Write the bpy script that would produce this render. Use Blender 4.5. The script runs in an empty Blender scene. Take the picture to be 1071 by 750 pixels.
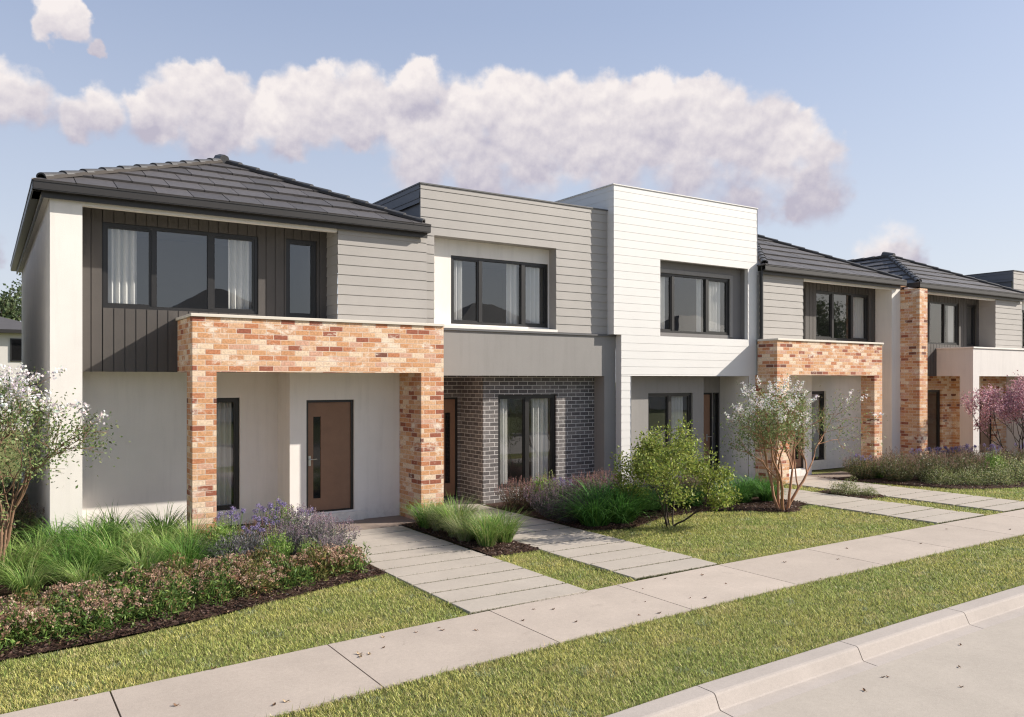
import bpy, math, random
import numpy as np
from mathutils import Vector, Matrix
R = math.radians
sc = bpy.context.scene
COL = sc.collection
rng = random.Random(7)
nrg = np.random.default_rng(11)

# ------------------------------------------------------------------ materials
MATS = {}
class NT:
    """small helper round a node tree"""
    def __init__(s, tree): s.t = tree; s.n = tree.nodes; s.l = tree.links
    def new(s, typ, **kw):
        n = s.n.new(typ)
        for k, v in kw.items():
            if k.startswith('i_'):
                key = k[2:]
                key = int(key) if key.isdigit() else key.replace('_', ' ')
                n.inputs[key].default_value = v
            else: setattr(n, k, v)
        return n
    def link(s, a, b): s.l.new(a, b)
    def math(s, op, a, b=None, c=None, clamp=False):
        n = s.n.new('ShaderNodeMath'); n.operation = op; n.use_clamp = clamp
        for i, v in enumerate((a, b, c)):
            if v is None: continue
            if isinstance(v, (int, float)): n.inputs[i].default_value = v
            else: s.l.new(v, n.inputs[i])
        return n.outputs[0]
    def mix(s, fac, a, b, typ='MIX'):
        n = s.n.new('ShaderNodeMix'); n.data_type = 'RGBA'; n.blend_type = typ
        for idx, v in ((0, fac), (6, a), (7, b)):
            if isinstance(v, (int, float)): n.inputs[idx].default_value = v
            elif isinstance(v, tuple): n.inputs[idx].default_value = v if len(v) == 4 else (*v, 1)
            else: s.l.new(v, n.inputs[idx])
        return n.outputs[2]
    def noise(s, vec, scale, detail=4, rough=.55, dist=0):
        n = s.n.new('ShaderNodeTexNoise')
        n.inputs['Scale'].default_value = scale; n.inputs['Detail'].default_value = detail
        n.inputs['Roughness'].default_value = rough; n.inputs['Distortion'].default_value = dist
        if vec is not None: s.l.new(vec, n.inputs['Vector'])
        return n.outputs['Fac']
    def ramp(s, fac, stops, interp='LINEAR'):
        n = s.n.new('ShaderNodeValToRGB'); cr = n.color_ramp; cr.interpolation = interp
        while len(cr.elements) > 1: cr.elements.remove(cr.elements[-1])
        cr.elements[0].position = stops[0][0]; cr.elements[0].color = (*stops[0][1], 1)
        for p, c in stops[1:]:
            e = cr.elements.new(p); e.color = (*c, 1)
        s.l.new(fac, n.inputs[0]); return n.outputs[0]
    def maprange(s, v, a, b, c, d, smooth=False):
        n = s.n.new('ShaderNodeMapRange')
        if smooth: n.interpolation_type = 'SMOOTHSTEP'
        n.inputs[1].default_value = a; n.inputs[2].default_value = b
        n.inputs[3].default_value = c; n.inputs[4].default_value = d
        s.l.new(v, n.inputs[0]); return n.outputs[0]

def mat(name):
    m = bpy.data.materials.new(name); m.use_nodes = True
    t = NT(m.node_tree); b = m.node_tree.nodes['Principled BSDF']
    MATS[name] = m
    return m, t, b

def g3(v): return (v, v, v)
def simple(name, col, rough=.6, var=.12, scale=3.0, spec=.4, fine=0.0, bump=0.0, bscale=60, metal=0.0):
    """painted / rendered surface: base colour with faint large blotches, fine grain and optional bump"""
    m, t, b = mat(name)
    tc = t.new('ShaderNodeTexCoord').outputs['Object']
    n1 = t.noise(tc, scale, 5, .6)
    f = t.maprange(n1, .25, .75, 1 - var, 1 + var)
    if fine:
        n2 = t.noise(tc, 90, 3, .6)
        f = t.math('MULTIPLY', f, t.maprange(n2, .3, .7, 1 - fine, 1 + fine))
    if name.endswith('render'):
        mp = t.new('ShaderNodeMapping'); mp.inputs['Scale'].default_value = (7, 7, .55); t.link(tc, mp.inputs[0])
        f = t.math('MULTIPLY', f, t.maprange(t.noise(mp.outputs[0], 1.0, 5, .65), .45, .75, 1.0, .93, True))
        sz = t.new('ShaderNodeSeparateXYZ'); t.link(tc, sz.inputs[0])
        low = t.math('MULTIPLY', t.maprange(sz.outputs[2], .05, .38, 1, 0, True), t.maprange(t.noise(tc, 9, 6, .7), .4, .7, 0, .16, True))
        f = t.math('MULTIPLY', f, t.math('SUBTRACT', 1, low))
    comb = t.new('ShaderNodeCombineColor')
    for i in range(3): t.link(f, comb.inputs[i])
    c = t.mix(1.0, (*col, 1), comb.outputs[0], 'MULTIPLY')
    t.link(c, b.inputs['Base Color'])
    b.inputs['Roughness'].default_value = rough; b.inputs['Specular IOR Level'].default_value = spec
    b.inputs['Metallic'].default_value = metal
    if bump:
        bp = t.new('ShaderNodeBump'); bp.inputs['Strength'].default_value = bump; bp.inputs['Distance'].default_value = .01
        t.link(t.noise(tc, bscale, 4, .6), bp.inputs['Height']); t.link(bp.outputs[0], b.inputs['Normal'])
    return m

simple('white_render', (.775, .74, .695), .8, .05, 1.3, .25, .03, .18, 130)
simple('warm_render', (.66, .625, .60), .8, .04, 1.3, .25, .03, .18, 130)
simple('grey_render', (.258, .247, .238), .75, .04, 1.2, .3, .03, .15, 130)
simple('dark_grey_render', (.20, .19, .185), .75, .04, 1.2, .3, .03, .15, 130)
simple('white_board', (.66, .65, .635), .55, .03, 1.5, .35, .015)
simple('grey_board', (.345, .325, .305), .6, .05, 2.0, .35, .03)
simple('charcoal_board', (.078, .070, .065), .6, .08, 2.0, .35, .04)
simple('dark_metal', (.020, .019, .019), .38, .1, 3, .5)
simple('gutter_metal', (.030, .027, .025), .4, .1, 2, .5)
simple('cream_trim', (.66, .61, .53), .6, .04, 2, .3)
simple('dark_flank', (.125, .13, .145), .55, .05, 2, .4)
simple('flashing', (.10, .10, .105), .45, .08, 2, .5)
simple('roof_mortar', (.060, .054, .050), .9, .12, 5, .2, .08, .3, 80)
simple('door_timber', (.235, .135, .086), .5, .10, 4, .35, .04)
simple('steel', (.55, .55, .55), .3, .03, 8, .5, metal=1.0)
simple('room_wall', (.30, .285, .27), .9, .05, 2, .1)
simple('bark_warm', (.33, .175, .10), .75, .25, 9, .25, .12, .4, 60)
simple('bark_brown', (.22, .135, .09), .75, .25, 9, .25, .12, .4, 60)
simple('bark_dark', (.06, .045, .035), .8, .25, 9, .25, .12, .4, 60)
simple('chip', (.085, .050, .038), .9, .35, 30, .15)
simple('dry_leaf', (.23, .135, .08), .7, .35, 14, .2)
simple('pale_leaf', (.42, .32, .21), .7, .25, 14, .2)
simple('far_wall', (.60, .58, .55), .8, .05, 1, .2)
simple('far_roof', (.085, .08, .08), .6, .1, 2, .3)

def tile_mat():
    m, t, b = mat('roof_tile')
    at = t.new('ShaderNodeVertexColor'); at.layer_name = 'Col'
    tc = t.new('ShaderNodeTexCoord').outputs['Object']
    n = t.maprange(t.noise(tc, 14, 5, .65), .3, .7, .82, 1.18)
    comb = t.new('ShaderNodeCombineColor')
    for i in range(3): t.link(n, comb.inputs[i])
    t.link(t.mix(1.0, at.outputs[0], comb.outputs[0], 'MULTIPLY'), b.inputs['Base Color'])
    b.inputs['Roughness'].default_value = .55; b.inputs['Specular IOR Level'].default_value = .35
tile_mat()

def brick_mat(name, stops, mortar, wash, bump=.5):
    """running-bond brickwork: u = x + y follows whichever way the wall runs, v = height"""
    m, t, b = mat(name)
    tc = t.new('ShaderNodeTexCoord').outputs['Object']
    sx = t.new('ShaderNodeSeparateXYZ'); t.link(tc, sx.inputs[0])
    u = t.math('ADD', sx.outputs[0], sx.outputs[1])
    cv = t.new('ShaderNodeCombineXYZ'); t.link(u, cv.inputs[0]); t.link(sx.outputs[2], cv.inputs[1])
    br = t.new('ShaderNodeTexBrick'); t.link(cv.outputs[0], br.inputs['Vector'])
    br.inputs['Color1'].default_value = (0, 0, 0, 1); br.inputs['Color2'].default_value = (1, 1, 1, 1)
    br.inputs['Mortar'].default_value = (.5, .5, .5, 1)
    br.inputs['Scale'].default_value = 1; br.inputs['Mortar Size'].default_value = .0065
    br.inputs['Mortar Smooth'].default_value = .3; br.inputs['Bias'].default_value = 0
    br.inputs['Brick Width'].default_value = .24; br.inputs['Row Height'].default_value = .086
    br.offset = .5
    col = t.ramp(br.outputs['Color'], stops, 'CONSTANT')
    # mottled face of each brick
    n = t.maprange(t.noise(cv.outputs[0], 30, 5, .65), .3, .7, .72, 1.28)
    comb = t.new('ShaderNodeCombineColor')
    for i in range(3): t.link(n, comb.inputs[i])
    col = t.mix(1.0, col, comb.outputs[0], 'MULTIPLY')
    if wash:
        mp = t.new('ShaderNodeMapping'); mp.inputs['Scale'].default_value = (1.0, 1.7, 1); t.link(cv.outputs[0], mp.inputs[0])
        w = t.maprange(t.noise(mp.outputs[0], 2.3, 8, .74, .12), .525, .66, 0, wash, True)
        col = t.mix(w, col, (.78, .69, .58))
    mcol = t.mix(t.noise(cv.outputs[0], 12, 3), (*[c * .8 for c in mortar],), (*[c * 1.15 for c in mortar],))
    col = t.mix(br.outputs['Fac'], col, mcol)
    t.link(col, b.inputs['Base Color'])
    b.inputs['Roughness'].default_value = .85; b.inputs['Specular IOR Level'].default_value = .2
    h = t.math('SUBTRACT', t.math('MULTIPLY', t.noise(cv.outputs[0], 45, 4), .35), br.outputs['Fac'])
    bp = t.new('ShaderNodeBump'); bp.inputs['Strength'].default_value = bump; bp.inputs['Distance'].default_value = .008
    t.link(h, bp.inputs['Height']); t.link(bp.outputs[0], b.inputs['Normal'])
brick_mat('recycled_brick', [(0, (.565, .30, .155)), (.15, (.61, .375, .22)), (.28, (.70, .54, .39)), (.37, (.48, .205, .105)),
          (.47, (.61, .375, .23)), (.57, (.31, .11, .068)), (.645, (.58, .34, .24)), (.73, (.71, .545, .40)),
          (.82, (.58, .315, .165)), (.895, (.185, .078, .055)), (.925, (.53, .275, .145))], (.66, .54, .44), .9)
brick_mat('grey_brick', [(0, (.125, .117, .116)), (.25, (.155, .144, .142)), (.5, (.108, .100, .100)), (.75, (.18, .165, .16))],
          (.62, .60, .58), 0, .45)

def concrete(name, col, var, stain, bscale=120, slab=0):
    m, t, b = mat(name)
    g = t.new('ShaderNodeNewGeometry').outputs['Position']
    n1 = t.maprange(t.noise(g, 1.1, 6, .65), .3, .7, 1 - var, 1 + var)
    n2 = t.maprange(t.noise(g, 130, 4, .75), .3, .7, .86, 1.14)
    n3 = t.maprange(t.noise(g, 22, 4, .7), .3, .7, .955, 1.045)
    f = t.math('MULTIPLY', t.math('MULTIPLY', n1, n2), n3)
    if slab:
        sx = t.new('ShaderNodeSeparateXYZ'); t.link(g, sx.inputs[0])
        wn = t.new('ShaderNodeTexWhiteNoise'); wn.noise_dimensions = '1D'
        t.link(t.math('FLOOR', t.math('DIVIDE', t.math('SUBTRACT', sx.outputs[0], .9 - 1.95 * 40), 1.95)), wn.inputs['W'])
        f = t.math('MULTIPLY', f, t.maprange(wn.outputs['Value'], 0, 1, .94, 1.05))
    comb = t.new('ShaderNodeCombineColor')
    for i in range(3): t.link(f, comb.inputs[i])
    c = t.mix(1.0, (*col, 1), comb.outputs[0], 'MULTIPLY')
    s = t.maprange(t.noise(g, 3.3, 7, .75, .6), .58, .74, 0, stain, True)
    c = t.mix(s, c, tuple(x * .62 for x in col))
    t.link(c, b.inputs['Base Color']); b.inputs['Roughness'].default_value = .85
    b.inputs['Specular IOR Level'].default_value = .25
    bp = t.new('ShaderNodeBump'); bp.inputs['Strength'].default_value = .25; bp.inputs['Distance'].default_value = .004
    t.link(t.noise(g, bscale, 4, .7), bp.inputs['Height']); t.link(bp.outputs[0], b.inputs['Normal'])
concrete('footpath_concrete', (.415, .357, .308), .09, .5, 120, 1)
concrete('paver_concrete', (.385, .345, .30), .08, .3)
concrete('kerb_concrete', (.375, .335, .305), .07, .3)
concrete('road_surface', (.375, .335, .29), .08, .5, 90)
concrete('porch_tile', (.24, .19, .16), .08, .3)

def soil(name, a, bcol, scale):
    m, t, b = mat(name)
    g = t.new('ShaderNodeNewGeometry').outputs['Position']
    c = t.mix(t.maprange(t.noise(g, scale, 7, .7), .35, .65, 0, 1), a, bcol)
    t.link(c, b.inputs['Base Color']); b.inputs['Roughness'].default_value = .95; b.inputs['Specular IOR Level'].default_value = .1
    bp = t.new('ShaderNodeBump'); bp.inputs['Strength'].default_value = .8; bp.inputs['Distance'].default_value = .03
    t.link(t.noise(g, scale * 2, 6, .75), bp.inputs['Height']); t.link(bp.outputs[0], b.inputs['Normal'])
soil('mulch_soil', (.035, .022, .018), (.095, .058, .045), 38)
soil('turf_soil', (.11, .115, .04), (.20, .20, .075), 30)
soil('far_ground', (.10, .12, .045), (.16, .17, .07), 1.5)

def leafmat(name, trans=.3, rough=.5):
    m, t, b = mat(name)
    at = t.new('ShaderNodeVertexColor'); at.layer_name = 'Col'
    t.link(at.outputs[0], b.inputs['Base Color']); b.inputs['Roughness'].default_value = rough
    b.inputs['Specular IOR Level'].default_value = .25
    tr = t.new('ShaderNodeBsdfTranslucent'); t.link(at.outputs[0], tr.inputs[0])
    mx = t.new('ShaderNodeMixShader'); mx.inputs[0].default_value = trans
    t.link(b.outputs[0], mx.inputs[1]); t.link(tr.outputs[0], mx.inputs[2])
    t.link(mx.outputs[0], m.node_tree.nodes['Material Output'].inputs[0])
leafmat('leaf', .35); leafmat('grass_blade', .35, .6); leafmat('petal', .4, .6)

def glassmat():
    m, t, b = mat('glass')
    t.n.remove(b)
    lw = t.new('ShaderNodeLayerWeight'); lw.inputs[0].default_value = .5
    f = t.math('ADD', t.math('MULTIPLY', t.math('POWER', lw.outputs['Facing'], 4.5), .80), .135, clamp=True)
    gl = t.new('ShaderNodeBsdfGlossy'); gl.inputs['Roughness'].default_value = .0; gl.inputs[0].default_value = (.86, .88, .90, 1)
    tr = t.new('ShaderNodeBsdfTransparent'); tr.inputs[0].default_value = (.90, .91, .91, 1)
    tc = t.new('ShaderNodeTexCoord').outputs['Object']
    bp = t.new('ShaderNodeBump'); bp.inputs['Strength'].default_value = .05; bp.inputs['Distance'].default_value = .02
    t.link(t.noise(tc, 1.2, 2), bp.inputs['Height']); t.link(bp.outputs[0], gl.inputs['Normal'])
    mx = t.new('ShaderNodeMixShader'); t.link(f, mx.inputs[0]); t.link(tr.outputs[0], mx.inputs[1]); t.link(gl.outputs[0], mx.inputs[2])
    t.link(mx.outputs[0], t.n['Material Output'].inputs[0])
glassmat()
def curtainmat():
    m, t, b = mat('curtain_cloth')
    b.inputs['Base Color'].default_value = (.86, .85, .82, 1); b.inputs['Roughness'].default_value = .9
    tr = t.new('ShaderNodeBsdfTranslucent'); tr.inputs[0].default_value = (.7, .68, .65, 1)
    mx = t.new('ShaderNodeMixShader'); mx.inputs[0].default_value = .3
    t.link(b.outputs[0], mx.inputs[1]); t.link(tr.outputs[0], mx.inputs[2]); t.link(mx.outputs[0], t.n['Material Output'].inputs[0])
curtainmat()

# ------------------------------------------------------------------ objects
ORG = {}
def tag(o, label=None, cat=None, group=None, kind=None):
    if label: o['label'] = label
    if cat: o['category'] = cat
    if group: o['group'] = group
    if kind: o['kind'] = kind
    return o
def empty(name, loc, label=None, cat=None, group=None):
    o = bpy.data.objects.new(name, None); o.empty_display_size = .3; COL.objects.link(o); o.location = loc
    ORG[o] = Vector(loc)
    return tag(o, label, cat, group)
XF = [lambda x: x]           # how a house type is laid along the street: as drawn, shifted or mirrored
class MB:
    def __init__(s): s.v = []; s.f = []; s.c = None
    def quad(s, *p):
        n = len(s.v); s.v += list(p); s.f.append(tuple(range(n, n + len(p))))
    def box(s, x0, x1, y0, y1, z0, z1):
        v = [(x, y, z) for z in (z0, z1) for y in (y0, y1) for x in (x0, x1)]; n = len(s.v); s.v += v
        for f in ((0, 2, 3, 1), (4, 5, 7, 6), (0, 1, 5, 4), (2, 6, 7, 3), (0, 4, 6, 2), (1, 3, 7, 5)): s.f.append(tuple(n + i for i in f))
    def tube(s, pts, rad, k=7, cap=True):
        n0 = len(s.v); m = len(pts)
        P = [Vector(p) for p in pts]
        for i, p in enumerate(P):
            d = (P[min(i + 1, m - 1)] - P[max(i - 1, 0)]).normalized()
            a = d.orthogonal().normalized() if i == 0 else (a - d * a.dot(d)).normalized()
            b = d.cross(a)
            for j in range(k):
                w = 2 * math.pi * j / k
                q = p + (a * math.cos(w) + b * math.sin(w)) * rad[i]; s.v.append(tuple(q))
        for i in range(m - 1):
            for j in range(k):
                s.f.append((n0 + i * k + j, n0 + i * k + (j + 1) % k, n0 + (i + 1) * k + (j + 1) % k, n0 + (i + 1) * k + j))
        if cap:
            s.f.append(tuple(n0 + j for j in range(k))[::-1]); s.f.append(tuple(n0 + (m - 1) * k + j for j in range(k)))
    def prism(s, poly, y0, y1):            # (x, z) outline pushed along y
        n = len(s.v); k = len(poly)
        s.v += [(x, y0, z) for x, z in poly] + [(x, y1, z) for x, z in poly]
        s.f.append(tuple(range(n, n + k))); s.f.append(tuple(range(n + k, n + 2 * k))[::-1])
        for i in range(k): s.f.append((n + i, n + k + i, n + k + (i + 1) % k, n + (i + 1) % k))
    def build(s, name, m, parent=None, smooth=False, bevel=0, colors=None):
        org = ORG.get(parent, Vector((0, 0, 0)))
        xf = XF[0]
        v = [(xf(x) - org.x, y - org.y, z - org.z) for x, y, z in s.v]
        flip = xf(1) < xf(0)
        f = [t[::-1] for t in s.f] if flip else s.f
        me = bpy.data.meshes.new(name); me.from_pydata(v, [], f); me.update()
        if smooth: me.polygons.foreach_set('use_smooth', [True] * len(me.polygons))
        me.materials.append(MATS[m])
        if colors is not None:
            ca = me.color_attributes.new('Col', 'FLOAT_COLOR', 'POINT')
            arr = np.ones((len(v), 4), np.float32); arr[:, :3] = colors; ca.data.foreach_set('color', arr.ravel())
        o = bpy.data.objects.new(name, me); COL.objects.link(o)
        if parent: o.parent = parent; ORG[o] = org
        if bevel:
            b = o.modifiers.new('edge', 'BEVEL'); b.width = bevel; b.segments = 2; b.limit_method = 'ANGLE'
        return o
def front(Y): return lambda u, z, o: (u, Y - o, z)
def left(X): return lambda u, z, o: (X - o, u, z)
def right(X): return lambda u, z, o: (X + o, u, z)

def spans(u0, u1, za, zb, holes):
    """free stretches of u0..u1 in the band za..zb"""
    cut = sorted((h[0], h[1]) for h in holes if h[2] < zb - 1e-6 and h[3] > za + 1e-6)
    out = []; a = u0
    for h0, h1 in cut:
        if h0 > a + 1e-6: out.append((a, min(h0, u1)))
        a = max(a, h1)
    if a < u1 - 1e-6: out.append((a, u1))
    return out
def reveal(mb, P, h, d):
    u0, u1, z0, z1 = h[:4]
    mb.quad(P(u0, z0, 0), P(u0, z1, 0), P(u0, z1, -d), P(u0, z0, -d)); mb.quad(P(u1, z0, 0), P(u1, z0, -d), P(u1, z1, -d), P(u1, z1, 0))
    mb.quad(P(u0, z1, 0), P(u1, z1, 0), P(u1, z1, -d), P(u0, z1, -d)); mb.quad(P(u0, z0, 0), P(u0, z0, -d), P(u1, z0, -d), P(u1, z0, 0))
def flat(mb, P, u0, u1, z0, z1, holes=(), d=0.0):
    zs = sorted({z0, z1} | {z for h in holes for z in h[2:4] if z0 < z < z1})
    for za, zb in zip(zs, zs[1:]):
        for a, b in spans(u0, u1, za, zb, holes): mb.quad(P(a, za, 0), P(b, za, 0), P(b, zb, 0), P(a, zb, 0))
    if d:
        for h in holes: reveal(mb, P, h, d)
def clad_h(mb, P, u0, u1, z0, z1, holes=(), d=0.0, pitch=.18, base=0.0, proud=.011):
    """lapped weatherboards: each board leans out to its lower edge and casts a thin shadow line"""
    k0 = math.floor((z0 - base) / pitch + 1e-6); k1 = math.ceil((z1 - base) / pitch - 1e-6)
    for k in range(k0, k1):
        bz = base + k * pitch; lo, hi = max(bz, z0), min(bz + pitch, z1)
        zs = sorted({lo, hi} | {z for h in holes for z in h[2:4] if lo < z < hi})
        of = lambda z: .003 + proud * (1 - (z - bz) / pitch)
        for za, zb in zip(zs, zs[1:]):
            for a, b in spans(u0, u1, za, zb, holes):
                mb.quad(P(a, za, of(za)), P(b, za, of(za)), P(b, zb, of(zb)), P(a, zb, of(zb)))
                if abs(za - bz) < 1e-6 or za == z0: mb.quad(P(a, za, 0), P(b, za, 0), P(b, za, of(za)), P(a, za, of(za)))
    if d:
        for h in holes: reveal(mb, P, h, d)
def clad_v(mb, P, u0, u1, z0, z1, holes=(), d=0.0, pitch=.163, gw=.016, gd=.014):
    """vertical grooved boards"""
    n = round((u1 - u0) / pitch); p = (u1 - u0) / n
    segs = []
    for i in range(n):
        a, b = u0 + i * p, u0 + (i + 1) * p
        segs += [(a, a + gw, 0, 1), (a + gw, b, gd, 0)]
    for a, b, o, groove in segs:
        us = sorted({a, b} | {u for h in holes for u in h[:2] if a < u < b})
        for ua, ub in zip(us, us[1:]):
            hz = sorted((h[2], h[3]) for h in holes if h[0] < ub - 1e-6 and h[1] > ua + 1e-6)
            z = z0; st = []
            for h0, h1 in hz:
                if h0 > z: st.append((z, h0))
                z = max(z, h1)
            if z < z1: st.append((z, z1))
            for s0, s1 in st:
                mb.quad(P(ua, s0, o), P(ub, s0, o), P(ub, s1, o), P(ua, s1, o))
                if groove:
                    mb.quad(P(ua, s0, o), P(ua, s1, o), P(ua, s1, gd), P(ua, s0, gd)); mb.quad(P(ub, s0, o), P(ub, s0, gd), P(ub, s1, gd), P(ub, s1, o))
    mb.quad(P(u0, z0, 0), P(u1, z0, 0), P(u1, z0, gd), P(u0, z0, gd))
    if d:
        for h in holes: reveal(mb, P, h, d)

def curtain_mb(x0, x1, z0, z1, y, period=.115, amp=.038, ph=0):
    mb = MB(); n = max(10, int((x1 - x0) / .0125)); prev = None
    for i in range(n + 1):
        x = x0 + (x1 - x0) * i / n
        w = math.sin(2 * math.pi * x / period + ph + .9 * math.sin(x * 7)); yy = y + amp * w
        yb = y + amp * 1.15 * math.sin(2 * math.pi * x / period + ph + .9 * math.sin(x * 7) + .25)
        cur = ((x, yb, z0), (x, yy, z1))
        if prev: mb.quad(prev[0], cur[0], cur[1], prev[1])
        prev = cur
    return mb
def window(house, x0, x1, z0, z1, Y, mull=(), curtains=(), fw=.055, room=2.0, sash=True, name='window', side='XX'):
    """aluminium window set at depth Y: frame, one child for its panes, its curtains, and the dim room behind"""
    fr = MB(); D = .09
    fr.box(x0, x1, Y, Y + D, z0, z0 + fw); fr.box(x0, x1, Y, Y + D, z1 - fw, z1)
    fr.box(x0, x0 + fw, Y, Y + D, z0 + fw, z1 - fw); fr.box(x1 - fw, x1, Y, Y + D, z0 + fw, z1 - fw)
    for m in mull: fr.box(m - .042, m + .042, Y - .004, Y + D, z0 + fw, z1 - fw)
    if sash:                                                     # opening sashes sit a little proud inside the outer lights
        ed = [x0 + fw] + [e for m in mull for e in (m - .042, m + .042)] + [x1 - fw]
        for i in range(0, len(ed), 2):
            if len(mull) == 2 and i == 2: continue
            a, b = ed[i], ed[i + 1]; s = .03; za, zb = z0 + fw, z1 - fw
            fr.box(a, b, Y + .012, Y + .06, za, za + s); fr.box(a, b, Y + .012, Y + .06, zb - s, zb)
            fr.box(a, a + s, Y + .012, Y + .06, za + s, zb - s); fr.box(b - s, b, Y + .012, Y + .06, za + s, zb - s)
    o = fr.build(name, 'dark_metal', house)
    gl = MB(); gl.quad((x0 + fw, Y + .045, z0 + fw), (x1 - fw, Y + .045, z0 + fw), (x1 - fw, Y + .045, z1 - fw), (x0 + fw, Y + .045, z1 - fw))
    gl.build('pane', 'glass', o)
    for a, b in curtains:
        curtain_mb(a, b, z0 + .02, z1 - .02, Y + .135, ph=rng.random() * 6).build('curtain', 'curtain_cloth', o, smooth=True)
    rm = MB(); e = .10; y0, y1 = Y + .092, Y + room; zf, zc = z0 - .08, z1 + .12; a, b = x0 - e, x1 + e
    rm.quad((a, y1, zf), (b, y1, zf), (b, y1, zc), (a, y1, zc)); rm.quad((a, y0, zf), (a, y1, zf), (a, y1, zc), (a, y0, zc))
    rm.quad((b, y0, zf), (b, y1, zf), (b, y1, zc), (b, y0, zc)); rm.quad((a, y0, zf), (b, y0, zf), (b, y1, zf), (a, y1, zf))
    rm.quad((a, y0, zc), (b, y0, zc), (b, y1, zc), (a, y1, zc))
    for p, q, r, s in ((a, x0, zf, zc), (x1, b, zf, zc), (x0, x1, zf, z0), (x0, x1, z1, zc)): rm.quad((p, y0, r), (q, y0, r), (q, y0, s), (p, y0, s))
    rm.build('room', 'room_wall', o)
    return o
def door(house, x0, x1, z0, z1, Y, gx0, gx1, gz0, gz1, hx, glass_only=False):
    fr = MB(); w = .045
    fr.box(x0, x0 + w, Y, Y + .12, z0, z1); fr.box(x1 - w, x1, Y, Y + .12, z0, z1); fr.box(x0 + w, x1 - w, Y, Y + .12, z1 - w, z1)
    fr.box(x0 + w, x1 - w, Y - .02, Y + .12, z0 - .02, z0 + .02)
    lf = MB(); y0, y1 = Y + .03, Y + .075
    flat(lf, front(y0), x0 + w, x1 - w, z0 + .025, z1 - w - .004, [(gx0, gx1, gz0, gz1)], .03)
    lf.quad((x0 + w, y1, z0), (x1 - w, y1, z0), (x1 - w, y1, z1), (x0 + w, y1, z1))
    d = lf.build('door', 'door_timber', house)
    fr.build('door_frame', 'dark_metal', d)
    g = MB(); g.box(gx0 + .004, gx1 - .004, y0 + .016, y0 + .024, gz0 + .004, gz1 - .004); g.build('glass_panel', 'dark_glass', d)
    h = MB(); zc = z0 + (z1 - z0) * .46
    h.box(hx - .022, hx + .022, y0 - .012, y0 - .001, zc - .09, zc + .09)
    h.tube([(hx, y0 - .012, zc + .03), (hx, y0 - .06, zc + .03), (hx + .02, y0 - .068, zc + .03), (hx + .12, y0 - .066, zc + .03)], [.011] * 4, 8)
    h.tube([(hx, y0 - .012, zc - .05), (hx, y0 - .022, zc - .05)], [.013] * 2, 10)
    h.build('handle', 'steel', d)
    return d
simple('dark_glass', (.012, .012, .013), .06, .05, 2, .6)

# ------------------------------------------------------------------ roofs
def clip_half(poly, a, b, c):            # keep a*u + b*v + c >= 0
    out = []
    for i, p in enumerate(poly):
        q = poly[(i + 1) % len(poly)]; dp = a * p[0] + b * p[1] + c; dq = a * q[0] + b * q[1] + c
        if dp >= 0: out.append(p)
        if (dp >= 0) != (dq >= 0):
            t = dp / (dp - dq); out.append((p[0] + (q[0] - p[0]) * t, p[1] + (q[1] - p[1]) * t))
    return out
def tile_plane(mb, cols, A, B, C, D, course=.58, width=.56, seed=1):
    """flat interlocking tiles on the plane A-B (eave) to D-C (top): one lapped slab per tile, cut along the hips"""
    r = random.Random(seed)
    A, B, C, D = map(Vector, (A, B, C, D)); U = (B - A).normalized(); N = (B - A).cross(D - A).normalized()
    if N.z < 0: N = -N
    V = N.cross(U)
    if V.z < 0: V = -V
    uv = lambda p: ((p - A).dot(U), (p - A).dot(V))
    L = (B - A).length; cu, cv = uv(C); du, dv = uv(D); H = cv
    n = max(1, round(H / course)); cs = H / n
    for k in range(n):
        v0, v1 = k * cs, (k + 1) * cs + .05
        off = (k % 2) * width / 2
        for j in range(-1, int(L / width) + 2):
            a = j * width - off; b = a + width - .012
            poly = [(a, v0), (b, v0), (b, min(v1, H)), (a, min(v1, H))]
            poly = clip_half(poly, dv, -du, 0)                                   # left hip
            if len(poly) > 2: poly = clip_half(poly, -(cv), (cu - L), cv * L)     # right hip
            if len(poly) < 3: continue
            jit = r.uniform(-.003, .003)
            of = lambda v: .046 + jit - .034 * (v - v0) / cs
            c = r.uniform(.82, 1.2); base = (.080 * c, .074 * c, .074 * c)
            top = [tuple(A + U * u + V * v + N * of(v)) for u, v in poly]
            m0 = len(mb.v); mb.quad(*top)
            for i, (u, v) in enumerate(poly):                                    # drop faces on the lower and side edges
                u2, v2 = poly[(i + 1) % len(poly)]
                if min(v, v2) < v0 + cs * .98:
                    p, q = (A + U * u + V * v), (A + U * u2 + V * v2)
                    mb.quad(tuple(p + N * of(v)), tuple(q + N * of(v2)), tuple(q + N * (of(v2) - .032)), tuple(p + N * (of(v) - .032)))
            cols += [base] * (len(mb.v) - m0)
    m0 = len(mb.v); mb.quad(*[tuple(p + N * .004) for p in (A, B, C, D)]); cols += [(.03, .028, .028)] * (len(mb.v) - m0)
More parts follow.
